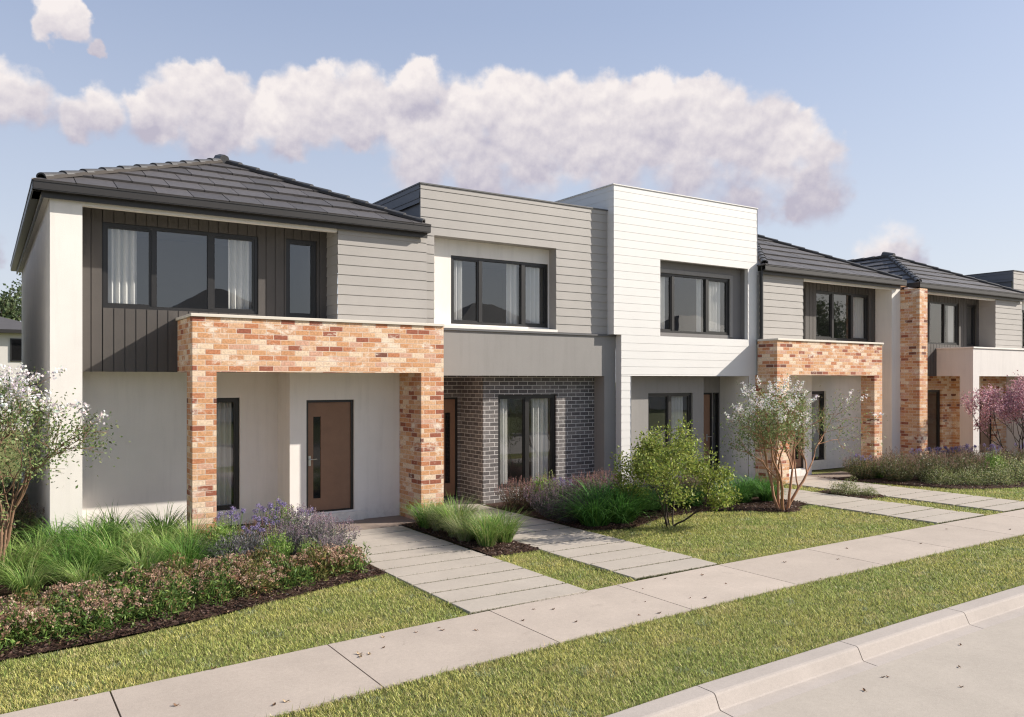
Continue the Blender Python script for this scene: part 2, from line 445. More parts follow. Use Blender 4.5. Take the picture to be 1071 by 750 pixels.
def ridge_caps(mb, mort, p, q, seg=.42, r=.092):
    p, q = Vector(p), Vector(q); p = p + (q - p).normalized() * .16; d = q - p; n = max(1, round(d.length / seg)); dn = d.normalized()
    side = dn.cross(Vector((0, 0, 1))).normalized(); up = side.cross(dn)
    if up.z < 0: up = -up
    for i in range(n):
        a = p + d * (i / n); b = p + d * ((i + 1.12) / n)
        ring = []
        for c, rr, lift in ((a, r, .048), (b, r * .84, .030)):
            ring.append([c + side * (math.cos(w) * rr) + up * (math.sin(w) * rr * .72 + lift) for w in [math.pi * j / 8 for j in range(9)]])
        n0 = len(mb.v); mb.v += [tuple(x) for x in ring[0] + ring[1]]
        for j in range(8): mb.f.append((n0 + j, n0 + j + 1, n0 + 10 + j, n0 + 9 + j))
        m0 = len(mb.v); thick = [x + (a + up * .0 - x) * .22 for x in ring[0]]
        mb.v += [tuple(x) for x in ring[0] + thick]
        for j in range(8): mb.f.append((m0 + j, m0 + j + 1, m0 + 10 + j, m0 + 9 + j))
    for s in (-1, 1):
        mort.quad(*[tuple(x) for x in (p + side * s * r * .9 + up * .06, q + side * s * r * .9 + up * .06, q + side * s * r * 1.02 + up * .006, p + side * s * r * 1.02 + up * .006)])

def hip_roof(house, xl, xr, y0, ze, zr, xp, yp, yback, gutter_l=True, gutter_r=False, xg=None, seed=1):
    """hipped tile roof, its caps, the quad gutter, fascia and soffit line"""
    yr = yback - (yp - y0)
    fl, fr_, bl, brr = (xl, y0, ze), (xr, y0, ze), (xl, yback, ze), (xr, yback, ze)
    p, q = (xp, yp, zr), (xp, yr, zr)
    mb = MB(); cols = []
    tile_plane(mb, cols, fl, fr_, p, p, seed=seed)
    tile_plane(mb, cols, bl, fl, p, q, seed=seed + 1)
    tile_plane(mb, cols, fr_, brr, q, p, seed=seed + 2)
    tile_plane(mb, cols, brr, bl, q, q, seed=seed + 3)
    rf = mb.build('roof', 'roof_tile', house, colors=np.array(cols, np.float32))
    cap, mort = MB(), MB()
    for a, b in ((fl, p), (fr_, p), (bl, q), (brr, q), (p, q)): ridge_caps(cap, mort, a, b)
    # raised end block where the hips meet
    cap.tube([(xp, yp - .16, zr + .02), (xp, yp + .25, zr + .10)], [.10, .13], 8)
    cap.build('ridge_cap', 'roof_tile', rf, colors=np.tile(np.array([[.072, .072, .075]], np.float32), (len(cap.v), 1)))
    mort.build('cap_bedding', 'roof_mortar', rf)
    g = MB(); xg = xr if xg is None else xg
    def gut_front(a, b):
        g.box(a, b, y0 - .005, y0 + .11, ze - .115, ze - .10); g.box(a, b, y0 - .012, y0 + .004, ze - .10, ze + .005)
        g.box(a, b, y0 - .022, y0 + .004, ze + .005, ze + .022); g.box(a, b, y0 + .10, y0 + .11, ze - .10, ze + .0)
    gut_front(xl, xg)
    def gut_side(x, s):
        a, b = sorted((x, x + s * .11)); w = sorted((x - s * .012, x + s * .004)); t = sorted((x - s * .022, x + s * .004))
        g.box(a, b, y0 + .004, yback, ze - .115, ze - .10); g.box(w[0], w[1], y0 + .004, yback, ze - .10, ze + .005); g.box(t[0], t[1], y0 + .004, yback, ze + .005, ze + .022)
    if gutter_l: gut_side(xl, 1)
    if gutter_r: gut_side(xr, -1)
    g.build('gutter', 'gutter_metal', rf)
    fa = MB(); fa.box(xl + .11, xg - .01, y0 + .112, y0 + .14, ze - .20, ze - .03)
    if gutter_l: fa.box(xl + .112, xl + .14, y0 + .14, yback - .1, ze - .20, ze - .03)
    if gutter_r: fa.box(xr - .14, xr - .112, y0 + .14, yback - .1, ze - .20, ze - .03)
    fa.build('fascia', 'gutter_metal', rf)
    return rf

# ------------------------------------------------------------------ the house type with the brick or rendered portico
def portico_house(xf, label, org, end='column', roof=None, portico='recycled_brick', lower='white_render', coping='cream_trim', seed=1, pipe=False, drapes=((1.69, 2.16), (3.62, 4.04)), low=((3.05, 3.80),)):
    XF[0] = xf
    ho = empty('terrace_house', org, label, 'house', 'terraced houses along the row')
    xc = .858 if end == 'column' else .27
    # white end column and flank wall, rendered ground floor
    w = MB()
    if end == 'column':
        flat(w, front(14.0), .858, 1.29, 0, 5.36); flat(w, right(1.29), 14.0, 15.0, 0, 5.36)
        flat(w, left(.858), 14.0, 24.3, 0, 5.36)
    w.box(1.29 if end == 'column' else xc, 5.372, 14.0, 14.12, 5.275, 5.40)                # beam over the recess
    w.quad((.64, 13.93, 5.405), (7.1, 13.93, 5.405), (7.1, 14.56, 5.405), (.64, 14.56, 5.405))  # soffit, front
    if end == 'column': w.quad((.74, 14.0, 5.362), (.86, 14.0, 5.362), (.86, 24.3, 5.362), (.74, 24.3, 5.362))
    w.build('wall', 'white_render' if end == 'column' else 'white_render', ho)
    lw = MB(); x0 = 1.29 if end == 'column' else xc
    flat(lw, front(15.0), x0, 4.597, 0, 2.78, [(3.0, 3.911, .27, 2.29)], .11)
    flat(lw, left(4.597), 14.3, 15.0, 0, 2.78); flat(lw, front(14.3), 4.597, 7.17, 0, 2.78, [(4.902, 5.815, .20, 2.245)], .1)
    lw.build('ground_floor_wall', lower, ho)
    cl = MB(); cl.box(x0, 7.17, 14.56, 15.1, 2.752, 2.80); cl.box(3.01, 7.17, 13.74, 14.555, 2.772, 2.80)
    cl.build('porch_ceiling', 'white_render', ho)
    st = MB(); st.box(4.75, 5.98, 14.225, 14.298, -.02, .17)
    st.build('doorstep', lower if end == 'column' else 'warm_render', ho)
    # charcoal boarded recess on the upper floor
    ch = MB(); big = (1.624, 4.107, 3.77, 5.15); sl = (4.604, 5.174, 3.745, 5.165)
    clad_v(ch, front(14.54), x0, 5.378, 2.742, 5.402, [big, sl], .10)
    ch.build('cladding', 'charcoal_board', ho)
    wb = MB(); clad_h(wb, front(14.0), 5.375, 7.165, 2.82, 5.40, base=.02); clad_h(wb, left(5.375), 13.985, 14.54, 2.82, 5.40, base=.02)
    wb.build('weatherboard_wall', 'grey_board', ho)
    # portico: brick or rendered frame with coping
    po = MB()
    po.box(2.759, 7.198, 13.37, 13.73, 2.738, 3.60); po.box(2.759, 3.0, 13.73, 14.525, 2.738, 3.60); po.box(6.75, 7.198, 13.73, 13.985, 2.738, 3.60)
    po.box(2.759, 3.122, 13.37, 13.78, -.05, 2.738); po.box(6.737, 7.198, 13.37, 14.296, -.05, 2.738)
    pt = po.build('portico', portico, ho)
    co = MB(); co.box(2.728, 7.205, 13.338, 13.98, 3.603, 3.652); co.box(2.728, 5.36, 13.98, 14.522, 3.603, 3.652)
    co.build('coping', coping, pt, bevel=.006)
    if end == 'fin':
        fn = MB(); fn.box(-.138, .27, 13.4, 15.0, -.05, 5.30); fn.build('pier', 'recycled_brick', ho)
    window(ho, 1.624, 4.107, 3.77, 5.15, 14.56, (2.40, 3.30), drapes)
    window(ho, 4.604, 5.174, 3.745, 5.165, 14.56, (), ())
    window(ho, 3.0, 3.911, .27, 2.29, 15.06, (), low, name='window')
    door(ho, 4.902, 5.815, .20, 2.245, 14.345, 5.055, 5.195, .45, 1.94, 4.985)
    if roof: hip_roof(ho, *roof, seed=seed)
    if pipe:
        dp = MB(); dp.tube([(7.10, 13.94, 5.40), (7.10, 13.94, 3.66)], [.045, .045], 10); dp.build('downpipe', 'dark_metal', ho)
    XF[0] = lambda x: x
    return ho

portico_house(lambda x: x, 'nearest terrace house, with white end column, brick portico and charcoal boarded upper windows', (4, 14, 0),
              roof=(.634, 7.15, 13.8, 5.52, 6.97, 4.05, 16.85, 24.5), seed=3)
portico_house(lambda x: 23.8 - x, 'brick portico house behind the white flowering tree, right of the white boarded house', (19.8, 14, 0),
              roof=(.87, 7.13, 13.8, 5.52, 7.06, 4.0, 16.95, 24.5, False), seed=23, pipe=True, drapes=((1.69, 2.28),), low=((3.05, 3.4),))
portico_house(lambda x: x + 23.08, 'far house with tall brick pier and plain white rendered portico', (27, 14, 0), end='fin',
              roof=(.55, 7.15, 13.8, 5.52, 7.0, 4.05, 16.95, 24.5, True), portico='warm_render', lower='recycled_brick', coping='white_render', seed=43, drapes=((1.69, 1.98), (3.72, 4.04)), low=())

# ------------------------------------------------------------------ the flat-roofed grey boarded house type
def parapet_house(xf, label, org):
    XF[0] = xf
    ho = empty('terrace_house', org, label, 'house', 'terraced houses along the row')
    w = MB(); hole = (7.475, 10.449, 3.665, 5.466)
    clad_h(w, front(14.28), 7.172, 11.89, 3.60, 6.44, [hole], .26, base=.05)
    w.build('weatherboard_wall', 'grey_board', ho)
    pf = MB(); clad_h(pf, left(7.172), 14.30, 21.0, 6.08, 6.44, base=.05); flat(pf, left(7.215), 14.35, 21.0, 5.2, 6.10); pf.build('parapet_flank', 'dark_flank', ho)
    pe = MB(); flat(pe, left(7.172), 14.265, 14.30, 3.6, 6.44); pe.build('corner_trim', 'grey_board', ho)
    fl = MB(); fl.box(7.15, 11.89, 14.25, 14.42, 6.442, 6.468); fl.box(7.15, 7.30, 14.42, 21.0, 6.442, 6.468); fl.build('parapet_flashing', 'flashing', ho)
    rp = MB(); rp.quad((7.22, 14.4, 6.15), (11.88, 14.4, 6.15), (11.88, 21, 6.15), (7.22, 21, 6.15)); rp.quad((7.30, 14.42, 6.15), (7.30, 21, 6.15), (7.30, 21, 6.44), (7.30, 14.42, 6.44))
    rp.quad((7.30, 14.42, 6.15), (11.88, 14.42, 6.15), (11.88, 14.42, 6.44), (7.30, 14.42, 6.44)); rp.build('flat_roof', 'flashing', ho)
    rc = MB(); flat(rc, front(14.535), 7.475, 10.449, 3.665, 5.466, [(7.993, 10.42, 3.755, 5.15)], .05)
    rc.box(7.475, 10.449, 14.22, 14.53, 3.645, 3.70); rc.build('window_surround', 'white_render', ho)
    window(ho, 7.993, 10.42, 3.755, 5.15, 14.55, (8.70, 9.77), ((8.06, 8.36), (9.45, 9.72), (9.83, 10.3)))
    bm = MB(); bm.box(7.205, 12.10, 14.24, 14.275, 2.70, 3.60); bm.box(7.205, 11.885, 14.275, 14.6, 2.70, 3.595)
    bm.box(11.77, 12.10, 14.24, 14.60, -.05, 2.70)
    b = bm.build('rendered_beam', 'grey_render', ho)
    cp = MB(); cp.box(7.205, 12.09, 14.205, 14.276, 3.602, 3.638); cp.build('capping', 'flashing', b)
    br = MB(); flat(br, front(14.6), 8.79, 11.77, -.02, 2.70, [(9.167, 10.696, .30, 2.29)], .10); flat(br, left(8.79), 14.6, 15.57, -.02, 2.70)
    flat(br, front(15.57), 7.2, 8.79, -.02, 2.70, [(7.86, 8.74, .06, 2.235)], .08); br.build('brick_wall', 'grey_brick', ho)
    ce = MB(); ce.box(7.2, 8.79, 14.6, 15.6, 2.701, 2.74); flat(ce, right(7.205), 14.30, 15.57, 0, 2.70); ce.build('porch_ceiling', 'grey_render', ho)
    window(ho, 9.167, 10.696, .30, 2.29, 14.65, (9.93,), ((9.22, 9.50), (10.15, 10.62)), sash=True)
    door(ho, 7.86, 8.74, .06, 2.235, 15.60, 8.45, 8.58, .36, 1.90, 7.97)
    XF[0] = lambda x: x
    return ho
parapet_house(lambda x: x, 'grey weatherboard flat-roofed house with dark brick ground floor, second along the row', (9.5, 14.3, 0))
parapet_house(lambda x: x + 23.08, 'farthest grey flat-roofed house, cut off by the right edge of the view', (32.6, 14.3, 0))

# ------------------------------------------------------------------ the white boarded house
def white_house():
    ho = empty('terrace_house', (14.3, 14, 0), 'tall white weatherboard house with flat parapet and square recessed upper window', 'house', 'terraced houses along the row')
    w = MB(); hole = (13.303, 16.32, 3.635, 5.437)
    clad_h(w, front(14.06), 11.89, 16.675, 3.638, 7.0, [hole], .10, base=.038, proud=.0045)
    clad_h(w, front(14.06), 12.11, 16.63, 2.71, 3.638, base=.038, proud=.0045)
    clad_h(w, front(14.06), 12.11, 12.40, -.02, 2.71, base=.038, proud=.0045); clad_h(w, front(14.06), 16.35, 16.63, -.02, 2.71, base=.038, proud=.0045)
    clad_h(w, left(11.89), 14.045, 21.0, 3.64, 7.0, base=.038, proud=.0045); clad_h(w, left(12.11), 14.045, 14.24, -.02, 3.638, base=.038, proud=.0045)
    flat(w, right(16.63), 14.045, 14.9, -.02, 3.6); flat(w, right(16.675), 14.045, 21, 3.6, 7.0)
    w.quad((11.89, 14.06, 3.637), (12.11, 14.06, 3.637), (12.11, 14.24, 3.637), (11.89, 14.24, 3.637))
    w.quad((12.11, 14.045, 2.71), (16.63, 14.045, 2.71), (16.63, 14.5, 2.71), (12.11, 14.5, 2.71))
    w.quad((11.9, 14.07, 6.9), (16.67, 14.07, 6.9), (16.67, 21, 6.9), (11.9, 21, 6.9))
    for x, s in ((12.40, 1), ): w.quad((x, 14.045, 0), (x, 14.45, 0), (x, 14.45, 2.71), (x, 14.045, 2.71))
    w.build('weatherboard_wall', 'white_board', ho)
    fl = MB(); fl.box(11.86, 16.69, 14.035, 14.2, 7.002, 7.022); fl.box(11.86, 12.02, 14.2, 21, 7.002, 7.022); fl.build('parapet_flashing', 'white_board', ho)
    rc = MB(); flat(rc, front(14.285), 13.303, 16.32, 3.635, 5.437, [(13.36, 15.90, 3.745, 5.17)], .03)
    for h in (((13.304, 16.319, 3.636, 5.436)),):
        P = front(14.16); u0, u1, z0, z1 = h
        reveal(rc, P, h, .125)
    rc.build('window_recess', 'dark_grey_render', ho)
    tr = MB(); tr.box(15.90, 15.99, 14.255, 14.284, 3.70, 5.26); tr.box(13.31, 15.90, 14.255, 14.284, 5.17, 5.26); tr.build('window_trim', 'grey_render', ho)
    window(ho, 13.36, 15.90, 3.745, 5.17, 14.30, (13.95, 15.11), ((13.42, 13.80), (14.85, 15.06), (15.17, 15.75)))
    lw = MB(); flat(lw, front(14.45), 12.40, 15.15, -.02, 2.709, [(13.29, 14.77, .10, 2.295)], .10)
    flat(lw, right(15.15), 14.45, 15.01, -.02, 2.709); flat(lw, front(15.01), 15.15, 16.35, -.02, 2.709, [(15.24, 16.06, .10, 2.28), (16.08, 16.32, .10, 2.28)], .06)
    lw.quad((15.15, 14.45, 2.7085), (16.35, 14.45, 2.7085), (16.35, 15.01, 2.7085), (15.15, 15.01, 2.7085))
    lw.build('rendered_wall', 'grey_render', ho)
    pw = MB(); flat(pw, left(16.352), 14.07, 15.01, -.02, 2.708); pw.build('porch_wall', 'white_render', ho)
    window(ho, 13.29, 14.77, .10, 2.295, 14.50, (14.03,), ((14.1, 14.62),), sash=True)
    window(ho, 16.08, 16.32, .10, 2.28, 15.03, (), (), sash=False, fw=.03, name='sidelight')
    door(ho, 15.24, 16.06, .10, 2.28, 15.03, 15.36, 15.48, .4, 1.95, 15.9)
white_house()

# ------------------------------------------------------------------ simple neighbours seen past the row, mirrored in the panes, or unseen and added to shade a flank
def plain_house(label, x0, x1, y0, y1, ze, zr, face, wins, group=None, wall='far_wall'):
    ho = empty('neighbour_house', ((x0 + x1) / 2, (y0 + y1) / 2, 0), label, 'house', group)
    Yf = y0 if face < 0 else y1
    w = MB(); w.box(x0, x1, y0, y1, -.1, ze); w.build('wall', wall, ho)
    r = MB(); e = .5; a, b, c, d = x0 - e, x1 + e, y0 - e, y1 + e; h = min((b - a), (d - c)) / 2; cx, cy = (a + b) / 2, (c + d) / 2
    if b - a > d - c: p, q = (a + h, cy, zr), (b - h, cy, zr); r.quad((a, c, ze), (b, c, ze), q, p); r.quad((b, d, ze), (a, d, ze), p, q); r.quad((a, d, ze), (a, c, ze), p); r.quad((b, c, ze), (b, d, ze), q)
    else: p, q = (cx, c + h, zr), (cx, d - h, zr); r.quad((a, d, ze), (a, c, ze), p, q); r.quad((b, c, ze), (b, d, ze), q, p); r.quad((a, c, ze), (b, c, ze), p); r.quad((b, d, ze), (a, d, ze), q)
    rf = r.build('roof', 'far_roof', ho)
    g = MB(); g.box(a, b, c, d, ze - .18, ze - .004); g.build('gutter', 'gutter_metal', rf)
    for wx0, wx1, wz0, wz1 in wins:
        f = MB(); ya, yb = (Yf - .05, Yf - .003) if face < 0 else (Yf + .003, Yf + .05)
        f.box(wx0, wx1, ya, yb, wz0, wz0 + .07); f.box(wx0, wx1, ya, yb, wz1 - .07, wz1); f.box(wx0, wx0 + .07, ya, yb, wz0 + .07, wz1 - .07); f.box(wx1 - .07, wx1, ya, yb, wz0 + .07, wz1 - .07)
        fo = f.build('window', 'dark_metal', ho)
        gl = MB(); gl.box(wx0 + .07, wx1 - .07, min(ya, yb) + .012, max(ya, yb) - .012, wz0 + .07, wz1 - .07); gl.build('pane', 'dark_glass', fo)
    return ho
plain_house('pale two-storey house with dark eave far behind the left end of the row', -9, 2.9, 50, 60, 5.25, 7.0, -1, [(-2.0, -.5, 3.4, 4.9), (1.25, 2.4, 3.6, 4.8), (-5, -3.2, 3.4, 4.9)])
plain_house('unseen pale house left of the row, added across a narrow passage to shade the nearest flank', -8, -.45, 14.2, 24.3, 5.5, 7.0, -1, [(-6, -4, 3.6, 5.0), (-3.5, -1.8, .4, 2.3)])  # out of view; added to keep sky light off the nearest flank wall
for i, (a, b, ze, zr, wins) in enumerate([(-6, 5, 5.4, 8.0, [(-2.5, -.5, 3.6, 5), (3, 5, 3.6, 5), (-2, 0, .5, 2.3)]), (8.0, 19, 5.6, 8.9, [(12, 14.5, .8, 2.3), (10, 13, 3.6, 5.0)]),
                                   (29, 41, 5.6, 9.0, [(31, 33, 3.6, 5), (36, 38, 3.6, 5), (31, 33, .5, 2.3)]), (52, 65, 5.4, 9.0, [(54, 57, 3.6, 5), (59, 62, .6, 2.3)])]):
    plain_house(['pale two-storey house across the street, mirrored in the nearest upper windows', 'two-storey house with dark hip roof across the street, mirrored in the brick portico house',
                 'two-storey house across the street, mirrored in the grey house window', 'long two-storey house across the street, mirrored in the white house window'][i],
                a, b, -34, -24, ze, zr, 1, wins, 'houses across the street')

# ------------------------------------------------------------------ ground, road, paths
def interp(pts):
    xs, ys = zip(*pts); return lambda x: float(np.interp(x, xs, ys))
kerb_y = interp([(-60, -1.6), (-40, .6), (-20, 2.6), (-5, 4.12), (0, 4.58), (2.5, 4.79), (5.1, 4.95), (8.45, 5.06), (11.1, 5.12), (16, 5.17), (90, 5.2)])
fpb_y = interp([(-60, 1.8), (-40, 3.8), (-20, 5.6), (-5, 7.0), (0, 7.46), (2.9, 7.70), (4.7, 7.82), (6.9, 7.94), (8.6, 8.01), (12, 8.08), (16.2, 8.12), (90, 8.15)])
fpf_y = lambda x: fpb_y(x) - 1.33
def st(name, mb, m, **k): return tag(mb.build(name, m, **k), kind='structure')
g = MB(); g.quad((-900, -900, -.30), (900, -900, -.30), (900, 900, -.30), (-900, 900, -.30)); st('ground', g, 'far_ground')
XS = [-60, -40, -20, -10, -5] + [x * .5 for x in range(-8, 61)] + [35, 45, 60, 90]
y = MB()
for a, b in zip(XS, XS[1:]): y.quad((a, kerb_y(a) - .05, -.025), (b, kerb_y(b) - .05, -.025), (b, 160, -.025), (a, 160, -.025))
st('yard_ground', y, 'turf_soil')
rd = MB()
for a, b in zip(XS, XS[1:]): rd.quad((a, kerb_y(a) - 9.2, -.131), (b, kerb_y(b) - 9.2, -.131), (b, kerb_y(b) - .40, -.128), (a, kerb_y(a) - .40, -.128))
st('road', rd, 'road_surface')
ov = MB()
for a, b in zip(XS, XS[1:]): ov.quad((a, -120, -.03), (b, -120, -.03), (b, kerb_y(b) - 9.3, -.03), (a, kerb_y(a) - 9.3, -.03))
st('opposite_ground', ov, 'far_ground')
def kerb(name, yf, s):
    k = MB()
    prof = [(.0, -.16), (.0, .0), (-.012, .004), (-.185, .004), (-.205, -.002), (-.218, -.016), (-.262, -.108), (-.274, -.119), (-.42, -.127), (-.42, -.17)]
    J = 5.1 - 2.06 * 20
    while J < 60:
        xs = [J + .006, J + .7, J + 1.4, J + 2.054]
        rows = [[(x, yf(x) + s * p, z) for p, z in prof] for x in xs]
        for r0, r1 in zip(rows, rows[1:]):
            for i in range(len(prof) - 1): k.quad(r0[i], r1[i], r1[i + 1], r0[i + 1])
        k.quad(*rows[0]); k.quad(*rows[-1][::-1]); J += 2.06
    return st(name, k, 'kerb_concrete')
kerb('kerb', kerb_y, 1); kerb('opposite_kerb', lambda x: kerb_y(x) - 9.25, -1)
fp = MB(); J = .9 - 1.95 * 15
while J < 60:
    xs = [J + .007, J + .65, J + 1.3, J + 1.943]
    for a, b in zip(xs, xs[1:]):
        P = [(a, fpf_y(a)), (b, fpf_y(b)), (b, fpb_y(b)), (a, fpb_y(a))]
        fp.quad(*[(p, q, .004) for p, q in P])
        for i in (0, 2): (p, q), (u, v) = P[i], P[(i + 1) % 4]; fp.quad((p, q, .004), (p, q, -.1), (u, v, -.1), (u, v, .004))
    for x in (xs[0], xs[-1]): fp.quad((x, fpf_y(x), .004), (x, fpb_y(x), .004), (x, fpb_y(x), -.1), (x, fpf_y(x), -.1))
    J += 1.95
st('footpath', fp, 'footpath_concrete')
def paver_path(x0, x1, ya, yb, pitch=.49):
    p = MB(); r = random.Random(int(x0 * 10)); yy = ya
    while yy < yb - .1:
        h = r.uniform(-.002, .004); p.box(x0 + r.uniform(-.006, .006), x1 + r.uniform(-.006, .006), yy, min(yy + pitch - .050, yb), -.07, .014 + h); yy += pitch
    return st('garden_path', p, 'paver_concrete', bevel=.006)
paver_path(4.575, 6.27, 7.875, 13.28); paver_path(7.17, 8.725, 8.06, 15.5); paver_path(14.56, 16.2, 8.18, 14.9); paver_path(16.97, 18.7, 8.2, 14.2)
pc = MB(); pc.box(3.2, 6.735, 13.30, 14.29, -.07, .010); st('porch_floor', pc, 'porch_tile', bevel=.006)
pc = MB(); pc.box(17.07, 20.5, 14.2 - .88, 14.29, -.07, .010); pc.box(7.21, 8.785, 15.505, 15.56, -.07, .01); st('porch_floor', pc, 'porch_tile')

# garden beds of dark mulch
def vnoise(x, y, s=1.0):
    return (np.sin(x * 2.1 * s + 1.3) * np.cos(y * 2.7 * s + .4) + .6 * np.sin(x * 5.3 * s + y * 3.1 * s) + .4 * np.cos(y * 8.7 * s - x * 6.1 * s + 2)) / 2
BEDS = {}
def bed(name, fronty, backy, x0, x1):
    m = MB(); n = max(4, int((x1 - x0) / .12)); k = 24; prev = None
    for i in range(n + 1):
        x = x0 + (x1 - x0) * i / n; a, b = fronty(x), backy(x)
        row = [(x, a + (b - a) * j / k, (.0 if j == 0 else .028 + .016 * float(vnoise(x, a + (b - a) * j / k, 2.3)))) for j in range(k + 1)]
        if prev:
            for j in range(k): m.quad(prev[j], row[j], row[j + 1], prev[j + 1])
        prev = row
    BEDS[name] = (fronty, backy, x0, x1)
    return st('garden_bed', m, 'mulch_soil', smooth=True)
b1f = interp([(-12, 7.9), (-5, 8.2), (.14, 8.93), (1.0, 9.05), (1.9, 9.25), (3.06, 9.62), (4.0, 9.95), (4.56, 10.12)])
bed('a', b1f, lambda x: 14.99 if x < 3.15 else (13.28 if x > 3.2 else 13.3), -8, 4.555)
bed('b', lambda x: 10.22, lambda x: 13.35, 6.285, 7.155)
b2f = interp([(8.74, 11.15), (9.1, 10.95), (9.6, 10.85), (10.2, 11.1), (11, 11.45), (12.3, 11.45), (13.0, 10.8), (13.4, 10.45), (13.8, 10.5), (14.1, 10.9), (14.54, 10.95)])
bed('c', b2f, lambda x: 14.55 if x < 12 else 14.4, 8.735, 14.545)
bed('d', lambda x: 10.7, lambda x: 12.0, 16.22, 16.95)
b4f = interp([(18.72, 13.2), (18.95, 12.4), (19.2, 11.4), (19.6, 10.6), (20.4, 10.05), (21.6, 9.75), (24, 9.5), (30, 9.3), (45, 9.2)])
bed('e', b4f, lambda x: 13.3, 18.72, 34)

# ------------------------------------------------------------------ fast meshes for blades, leaves and chips
def np_mesh(name, V, T, C, m):
    me = bpy.data.meshes.new(name); n, k = len(V), len(T)
    me.vertices.add(n); me.vertices.foreach_set('co', np.ascontiguousarray(V, np.float32).ravel())
    me.loops.add(3 * k); me.loops.foreach_set('vertex_index', np.ascontiguousarray(T, np.int32).ravel())
    me.polygons.add(k); me.polygons.foreach_set('loop_start', np.arange(0, 3 * k, 3, dtype=np.int32))
    me.update(calc_edges=True)
    ca = me.color_attributes.new('Col', 'FLOAT_COLOR', 'POINT'); a = np.ones((n, 4), np.float32); a[:, :3] = np.clip(C, 0, 1); ca.data.foreach_set('color', a.ravel())
    me.materials.append(MATS[m]); me.validate(); return me
def np_obj(name, V, T, C, m, parent=None):
    o = bpy.data.objects.new(name, np_mesh(name, V, T, C, m)); COL.objects.link(o)
    if parent: o.parent = parent
    return o
def unit(v): return v / np.maximum(np.linalg.norm(v, axis=-1, keepdims=True), 1e-9)
def leaves(cen, dirs, size, aspect, cols, r=nrg, fold=.25):
    """one folded lens-shaped leaf per centre"""
    n = len(cen); d = unit(dirs); side = unit(np.cross(d, r.normal(size=(n, 3)))); nor = np.cross(d, side)
    s = size[:, None]; w = s * aspect * .5
    base = cen - d * s * .5; tip = cen + d * s * .5; mid = cen - d * s * .05
    L = mid + side * w + nor * w * fold; Rr = mid - side * w + nor * w * fold
    V = np.stack([base, L, tip, Rr], 1).reshape(-1, 3); i = np.arange(n)[:, None] * 4
    T = np.concatenate([i + [0, 1, 2], i + [0, 2, 3]], 0)
    return V, T, np.repeat(cols, 4, 0)
def pal(n, cols, wts, var, r=nrg):
    c = np.array(cols)[r.choice(len(cols), n, p=np.array(wts) / sum(wts))]
    return c * (1 + var * r.normal(size=(n, 1))) * (1 + .06 * r.normal(size=(n, 3)))
def cat(parts):
    V, T, C, o = [], [], [], 0
    for v, t, c in parts: V.append(v); T.append(t + o); C.append(c); o += len(v)
    return np.concatenate(V), np.concatenate(T), np.concatenate(C)
def strips(root, head, t0, t1, L, w, cols, seg=5):
    """arching blades: root, compass heading, start and end tilt from upright, length, width"""
    n = len(root); p = root.copy(); pts = [p.copy()]
    h = np.stack([np.cos(head), np.sin(head), 0 * head], 1); side = np.stack([-np.sin(head), np.cos(head), 0 * head], 1)
    for k in range(seg):
        s = (k + .5) / seg; th = t0 + (t1 - t0) * s ** 1.4
        p = p + (h * np.sin(th)[:, None] + np.array([0, 0, 1]) * np.cos(th)[:, None]) * (L / seg)[:, None]; pts.append(p.copy())
    V = []; 
    for k in range(seg):
        ww = (w * (1 - (k / seg) ** 1.6) * .5)[:, None]; V += [pts[k] - side * ww, pts[k] + side * ww]
    V.append(pts[seg]); m = 2 * seg + 1
    V = np.stack(V, 1).reshape(-1, 3); i = np.arange(n)[:, None] * m; T = []
    for k in range(seg - 1): T += [i + [2 * k, 2 * k + 1, 2 * k + 3], i + [2 * k, 2 * k + 3, 2 * k + 2]]
    T.append(i + [2 * seg - 2, 2 * seg - 1, 2 * seg])
    return V, np.concatenate(T, 0), np.repeat(cols, m, 0)

